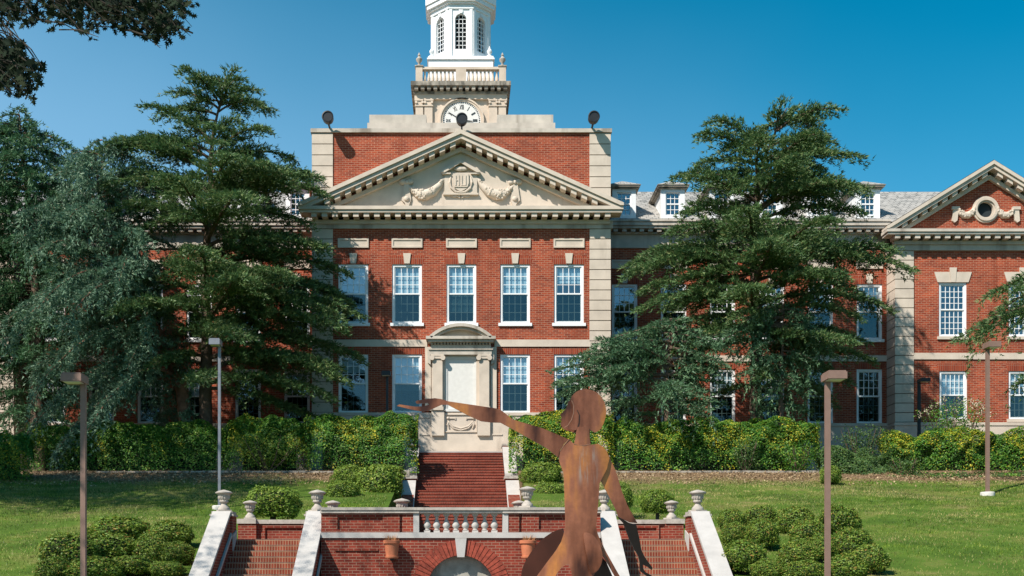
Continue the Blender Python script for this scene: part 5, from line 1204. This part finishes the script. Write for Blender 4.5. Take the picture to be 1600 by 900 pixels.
conifer('cedar_tree', 'tall dark green cedar with a flag-shaped top, left of the pedimented front', [(322, 660), (322, 400), (330, 250), (338, 190), (352, 120)], 57.0,
        [(112, 335, 372), (132, 285, 408), (150, 262, 416), (172, 255, 405), (190, 290, 372), (205, 225, 380), (222, 215, 430), (245, 205, 455), (270, 190, 500), (300, 185, 508), (330, 175, 505), (380, 165, 500), (420, 170, 540), (450, 175, 535), (500, 190, 562), (530, 195, 540), (560, 200, 566), (600, 210, 560), (640, 230, 545)],
        'cedar', n_limb=34, seed=4, layer=1.25, rise=.16, droop=.34, depth=.62, short=.72, boughs=[(150, 335, 114), (150, 372, 118), (160, 402, 138), (165, 416, 156), (175, 408, 172), (155, 300, 134), (170, 264, 150), (180, 257, 166), (190, 292, 182), (170, 385, 150, -2), (165, 320, 145, -2), (225, 236, 180), (240, 226, 206), (250, 214, 226), (262, 188, 226), (270, 160, 240), (225, 378, 198), (250, 428, 222), (262, 452, 240), (285, 478, 262), (300, 504, 288), (310, 512, 312), (320, 470, 305, -3), (330, 440, 300, -4), (340, 486, 345), (300, 150, 272), (320, 172, 300), (350, 145, 345), (360, 300, 330, -5), (330, 390, 300, -5), (380, 420, 370, -6), (385, 500, 385), (400, 518, 402), (420, 542, 425), (440, 522, 448), (450, 548, 470), (470, 564, 494), (490, 545, 512), (500, 480, 470, -5), (510, 420, 480, -6), (520, 546, 530), (540, 566, 560), (560, 540, 585), (580, 548, 606), (600, 530, 632), (420, 215, 420), (460, 200, 460), (500, 230, 520, -5), (540, 400, 560, -5), (470, 350, 440, -6), (560, 260, 590, -3)], sub=.155, fan=.42)
conifer('cedar_tree', 'tall green cedar with an open crown in front of the right wing', [(1185, 660), (1180, 480), (1178, 330), (1195, 250), (1228, 170)], 57.5,
        [(165, 1222, 1252), (180, 1172, 1300), (205, 1100, 1300), (225, 1082, 1305), (245, 1095, 1285), (262, 1090, 1330), (285, 1055, 1334), (310, 1062, 1330), (340, 1065, 1336), (370, 1060, 1334), (400, 985, 1345), (430, 976, 1408), (455, 990, 1390), (480, 1000, 1340), (500, 985, 1385), (530, 1000, 1350), (570, 1030, 1345), (610, 1060, 1310), (640, 1090, 1290)],
        'cedar', n_limb=30, seed=9, layer=1.3, rise=.15, droop=.34, short=.72, boughs=[(205, 1242, 166), (205, 1300, 190), (200, 1288, 178), (215, 1212, 176), (225, 1178, 192), (240, 1100, 206), (250, 1082, 226), (262, 1096, 246), (270, 1112, 262), (230, 1306, 214), (250, 1286, 240), (265, 1332, 266), (285, 1336, 284), (290, 1326, 304), (300, 1055, 278), (315, 1060, 300), (330, 1078, 322), (350, 1062, 340), (300, 1150, 262, -4), (290, 1240, 255, -4), (330, 1200, 300, -5), (330, 1338, 320), (350, 1330, 348), (340, 1290, 330, -4), (385, 1040, 376), (400, 1008, 390), (415, 984, 406), (430, 975, 432), (445, 1002, 456), (400, 1120, 375, -5), (390, 1346, 386), (405, 1384, 402), (420, 1409, 432), (440, 1350, 456), (430, 1240, 400, -6), (455, 1160, 430, -6), (470, 1265, 470, -5), (480, 992, 490), (500, 1012, 520), (520, 1040, 560), (480, 1388, 488), (500, 1330, 502), (520, 1352, 530), (545, 1362, 562), (560, 1335, 590), (510, 1120, 490, -5), (540, 1290, 560, -4), (590, 1320, 625)], sub=.155, fan=.42, depth=.85)
conifer('cedar_tree', 'low spreading blue-green cedar reaching left across the corner of the brick front', [(1045, 665), (1042, 600), (1050, 520)], 55.8,
        [(500, 1030, 1075), (520, 985, 1100), (540, 925, 1130), (560, 905, 1130), (575, 825, 1120), (590, 800, 1110), (605, 805, 1110), (625, 830, 1120), (650, 960, 1100)],
        'bluegreen', n_limb=54, seed=15, layer=.6, rise=.10, droop=.20, r0=.22, weep=.15, depth=.35)
conifer('blue_cedar', 'small drooping blue cedar under the big right cedar, before the ground floor windows', [(1222, 665), (1222, 560), (1222, 478)], 55.9,
        [(476, 1210, 1236), (500, 1165, 1270), (525, 1110, 1295), (545, 1080, 1300), (570, 1140, 1275), (600, 1165, 1265), (640, 1180, 1250)],
        'bluegreen', n_limb=42, seed=22, layer=.6, rise=.05, droop=.4, weep=.3, r0=.18, depth=.5)
conifer('blue_cedar', 'big weeping blue-grey cedar with a leaning reddish trunk at the left', [(300, 668), (285, 600), (240, 510), (185, 440), (150, 340), (160, 250)], 57.2,
        [(225, 130, 190), (245, 95, 235), (270, 85, 250), (310, 70, 265), (360, 55, 280), (400, 50, 285), (440, 60, 270), (470, 35, 260), (520, 25, 262), (570, 30, 250), (620, 50, 230), (690, 70, 190)],
        'bluecedar', 'redbark', n_limb=52, seed=31, layer=1.0, rise=.14, droop=.45, weep=.42, short=.8, bough_droop=.5, boughs=[(300, 130, 232), (300, 195, 235), (330, 95, 255), (320, 240, 262), (350, 250, 300), (370, 70, 330), (380, 58, 372, -3), (400, 60, 410, -3), (400, 270, 345), (430, 250, 400, -4), (440, 90, 440, -4), (450, 40, 480), (470, 30, 520, -2), (500, 60, 560, -4), (480, 120, 520, -5), (520, 25, 590), (540, 100, 640, -4), (560, 70, 700, -3), (600, 180, 690, -4), (470, 230, 480, -5), (520, 255, 540, -4), (560, 230, 600, -4), (420, 160, 390, -5), (350, 160, 300, -4), (600, 120, 720, -3), (500, 170, 560, -6)], sub=.2, fan=.4, r0=.42, depth=.8, per=4, ln=.18)
conifer('spruce_tree', 'dark drooping spruce at the far left edge of the photo', [(62, 690), (58, 450), (30, 180)], 59.6,
        [(172, 15, 45), (200, -10, 70), (215, -30, 105), (240, -60, 125), (280, -70, 130), (350, -80, 125), (430, -90, 120), (500, -90, 110), (580, -80, 110), (660, -60, 115)],
        'darkcedar', n_limb=120, seed=40, layer=1.0, rise=.10, droop=.45, weep=.3, sub=.2, fan=.4, r0=.5, depth=.8)
conifer('cedar_tree', 'bright green cedar entering from the right edge, its branch before the pavilion', [(1760, 700), (1755, 500), (1750, 250)], 47.5,
        [(240, 1740, 1760), (330, 1690, 1830), (390, 1640, 1870), (425, 1590, 1900), (460, 1545, 1900), (500, 1512, 1900), (530, 1510, 1900), (550, 1560, 1900), (580, 1590, 1900), (660, 1650, 1850)],
        'cedar', n_limb=100, seed=50, layer=1.0, rise=.10, droop=.35, weep=.2, r0=.35, depth=.8)

def oak():
    g = np.random.default_rng(77); Yt = 17.0; bx = -15.5
    T = thing('oak_tree', 'lobed oak branches hanging into the upper left corner from a tree beside the camera', 'tree', (bx, Yt, 0))
    tr = MB(); tr.tube([(bx, Yt, -.1), (bx + .2, Yt, 3), (bx + .1, Yt + .2, 7), (bx + .4, Yt, 12), (bx, Yt, 18)], [.55, .45, .38, .3, .1], 12)
    def inside(px, py, poly):
        c = np.zeros(len(px), bool)
        for (x0, y0), (x1, y1) in zip(poly, poly[1:] + poly[:1]):
            c ^= ((y0 > py) != (y1 > py)) & (px < (x1 - x0) * (py - y0) / ((y1 - y0) if y1 != y0 else 1e-6) + x0)
        return c
    A = [(-40, -80), (330, -80), (312, 0), (306, 50), (292, 68), (276, 55), (262, 78), (250, 82), (240, 58), (222, 62), (205, 48), (188, 60), (172, 42), (150, 62), (132, 60), (118, 40), (100, 36), (78, 48), (60, 36), (30, 50), (12, 40), (-40, 52)]
    A2 = [(-40, 62), (8, 58), (22, 66), (38, 62), (42, 78), (36, 92), (62, 96), (72, 104), (68, 126), (62, 150), (52, 166), (38, 152), (18, 156), (4, 140), (-40, 150)]
    # twigs run from limbs into the two hanging masses, leaves sit along the twigs
    PL = []; NL = []
    for poly, nn, (ox, oz) in ((A, 430, (-11, 12.5)), (A2, 150, (-9.5, 10))):
        xs = [p[0] for p in poly]; ys = [p[1] for p in poly]; cnt = 0
        while cnt < nn:
            px, py = g.uniform(min(xs), max(xs)), g.uniform(min(ys), max(ys))
            if not inside(np.array([px]), np.array([py]), poly)[0]: continue
            cnt += 1; Y = g.uniform(15.6, 19.0); tip = np.array(W(px, py, Y)); root = tip + np.array([-g.uniform(.2, .7), g.normal(0, .3), g.uniform(.1, .5)])
            tr.tube([tuple(root), tuple((root + tip) / 2 + [0, 0, .05]), tuple(tip)], [.012, .009, .004], 4)
            k = 9; q = g.uniform(.1, 1, k)[:, None]; p = root * (1 - q) + tip * q + g.normal(0, .07, (k, 3))
            r_ = inside(p[:, 0] / p[:, 1] * F + CX, CY - (p[:, 2] - EYE) / p[:, 1] * F, poly); p = p[r_]
            PL.append(p); NL.append(g.normal(0, .7, (len(p), 3)) + [0, -1.3, .2])
    for pts, r_ in (([(bx, 17, 9), (-11, 17.2, 10.6), (-8.5, 17.3, 10.6), (-6.6, 17.3, 10.55), (-4.9, 17.2, 10.3), (-4.0, 17.2, 9.9)], [.2, .15, .10, .06, .03, .012]), ([(-9.6, 17.3, 10.6), (-8.1, 17.1, 9.9), (-7.2, 16.9, 9.6), (-6.3, 17.0, 9.4)], [.09, .06, .035, .01]), ([(bx, 17, 8), (-11, 17, 9), (-8.4, 17, 9.2), (-7.0, 17, 9.0)], [.15, .1, .06, .01]), ([(bx, 17, 12), (-19, 18, 15), (-22, 19, 17)], [.2, .12, .03]), ([(bx, 17, 12), (-12, 19, 15), (-9, 21, 17.5)], [.2, .12, .03])):
        tr.tube(pts, r_, 8)
    # the crown out of the frame above and to the left
    n = 15000; d = unit(g.normal(size=(n, 3))); P = np.array([-15, 17, 15]) + d * np.array([7.5, 7, 5.5]) * (g.uniform(.2, 1, n) ** .4)[:, None]; P = P[np.argsort(np.sin(P[:, 0] * 1.3) * np.sin(P[:, 1] * 1.1) * np.sin(P[:, 2] * 1.5) + g.normal(0, .25, n))[:10000]]
    px = P[:, 0] / P[:, 1] * F + CX; py = CY - (P[:, 2] - EYE) / P[:, 1] * F; k = (px < -30) | (py < -40)
    PL.append(P[k]); NL.append(g.normal(0, .6, (k.sum(), 3)) + [0, 0, 1])
    P = np.concatenate(PL) - np.array(ORG[T]); N = np.concatenate(NL)
    tm = [(0, -.55), (.10, -.2), (.34, -.26), (.14, -.02), (.40, .08), (.14, .16), (.26, .42), (.05, .34), (0, .6), (-.05, .34), (-.26, .42), (-.14, .16), (-.40, .08), (-.14, -.02), (-.34, -.26), (-.10, -.2)]
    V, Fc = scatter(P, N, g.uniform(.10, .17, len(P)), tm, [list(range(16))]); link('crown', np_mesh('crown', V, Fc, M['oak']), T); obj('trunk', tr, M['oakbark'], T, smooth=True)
oak()
def shade_tree(x, y, z, r, label, seed, n=16000):
    """broadleaf tree standing on the lawn beyond the left edge; it shades the slope"""
    g = np.random.default_rng(seed); zb = gz(x, y); T = thing('maple_tree', label, 'tree', (x, y, zb)); tr = MB()
    tr.tube([(x, y, zb - .1), (x + .1, y, zb + 3), (x, y + .1, z)], [.4, .3, .15], 10)
    CL = []
    for k in range(26):
        d = unit(g.normal(size=3)) * g.uniform(.45, .95); c = np.array([x, y, z]) + d * r; CL.append(c); tr.tube([(x, y, z - r * .5), tuple((np.array([x, y, z]) + c) / 2), tuple(c)], [.12, .07, .02], 6)
    CL = np.array(CL); P = CL[g.integers(0, 26, n)] + g.normal(0, 1, (n, 3)) * r * .17
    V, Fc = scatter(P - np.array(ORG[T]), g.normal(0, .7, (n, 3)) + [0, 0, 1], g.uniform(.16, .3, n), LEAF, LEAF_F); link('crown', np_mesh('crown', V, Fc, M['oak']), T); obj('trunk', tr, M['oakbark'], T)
shade_tree(-25.0, 40, 21.5, 7.6, 'tall leafy tree beyond the left edge that shades the slope', 5, 52000)
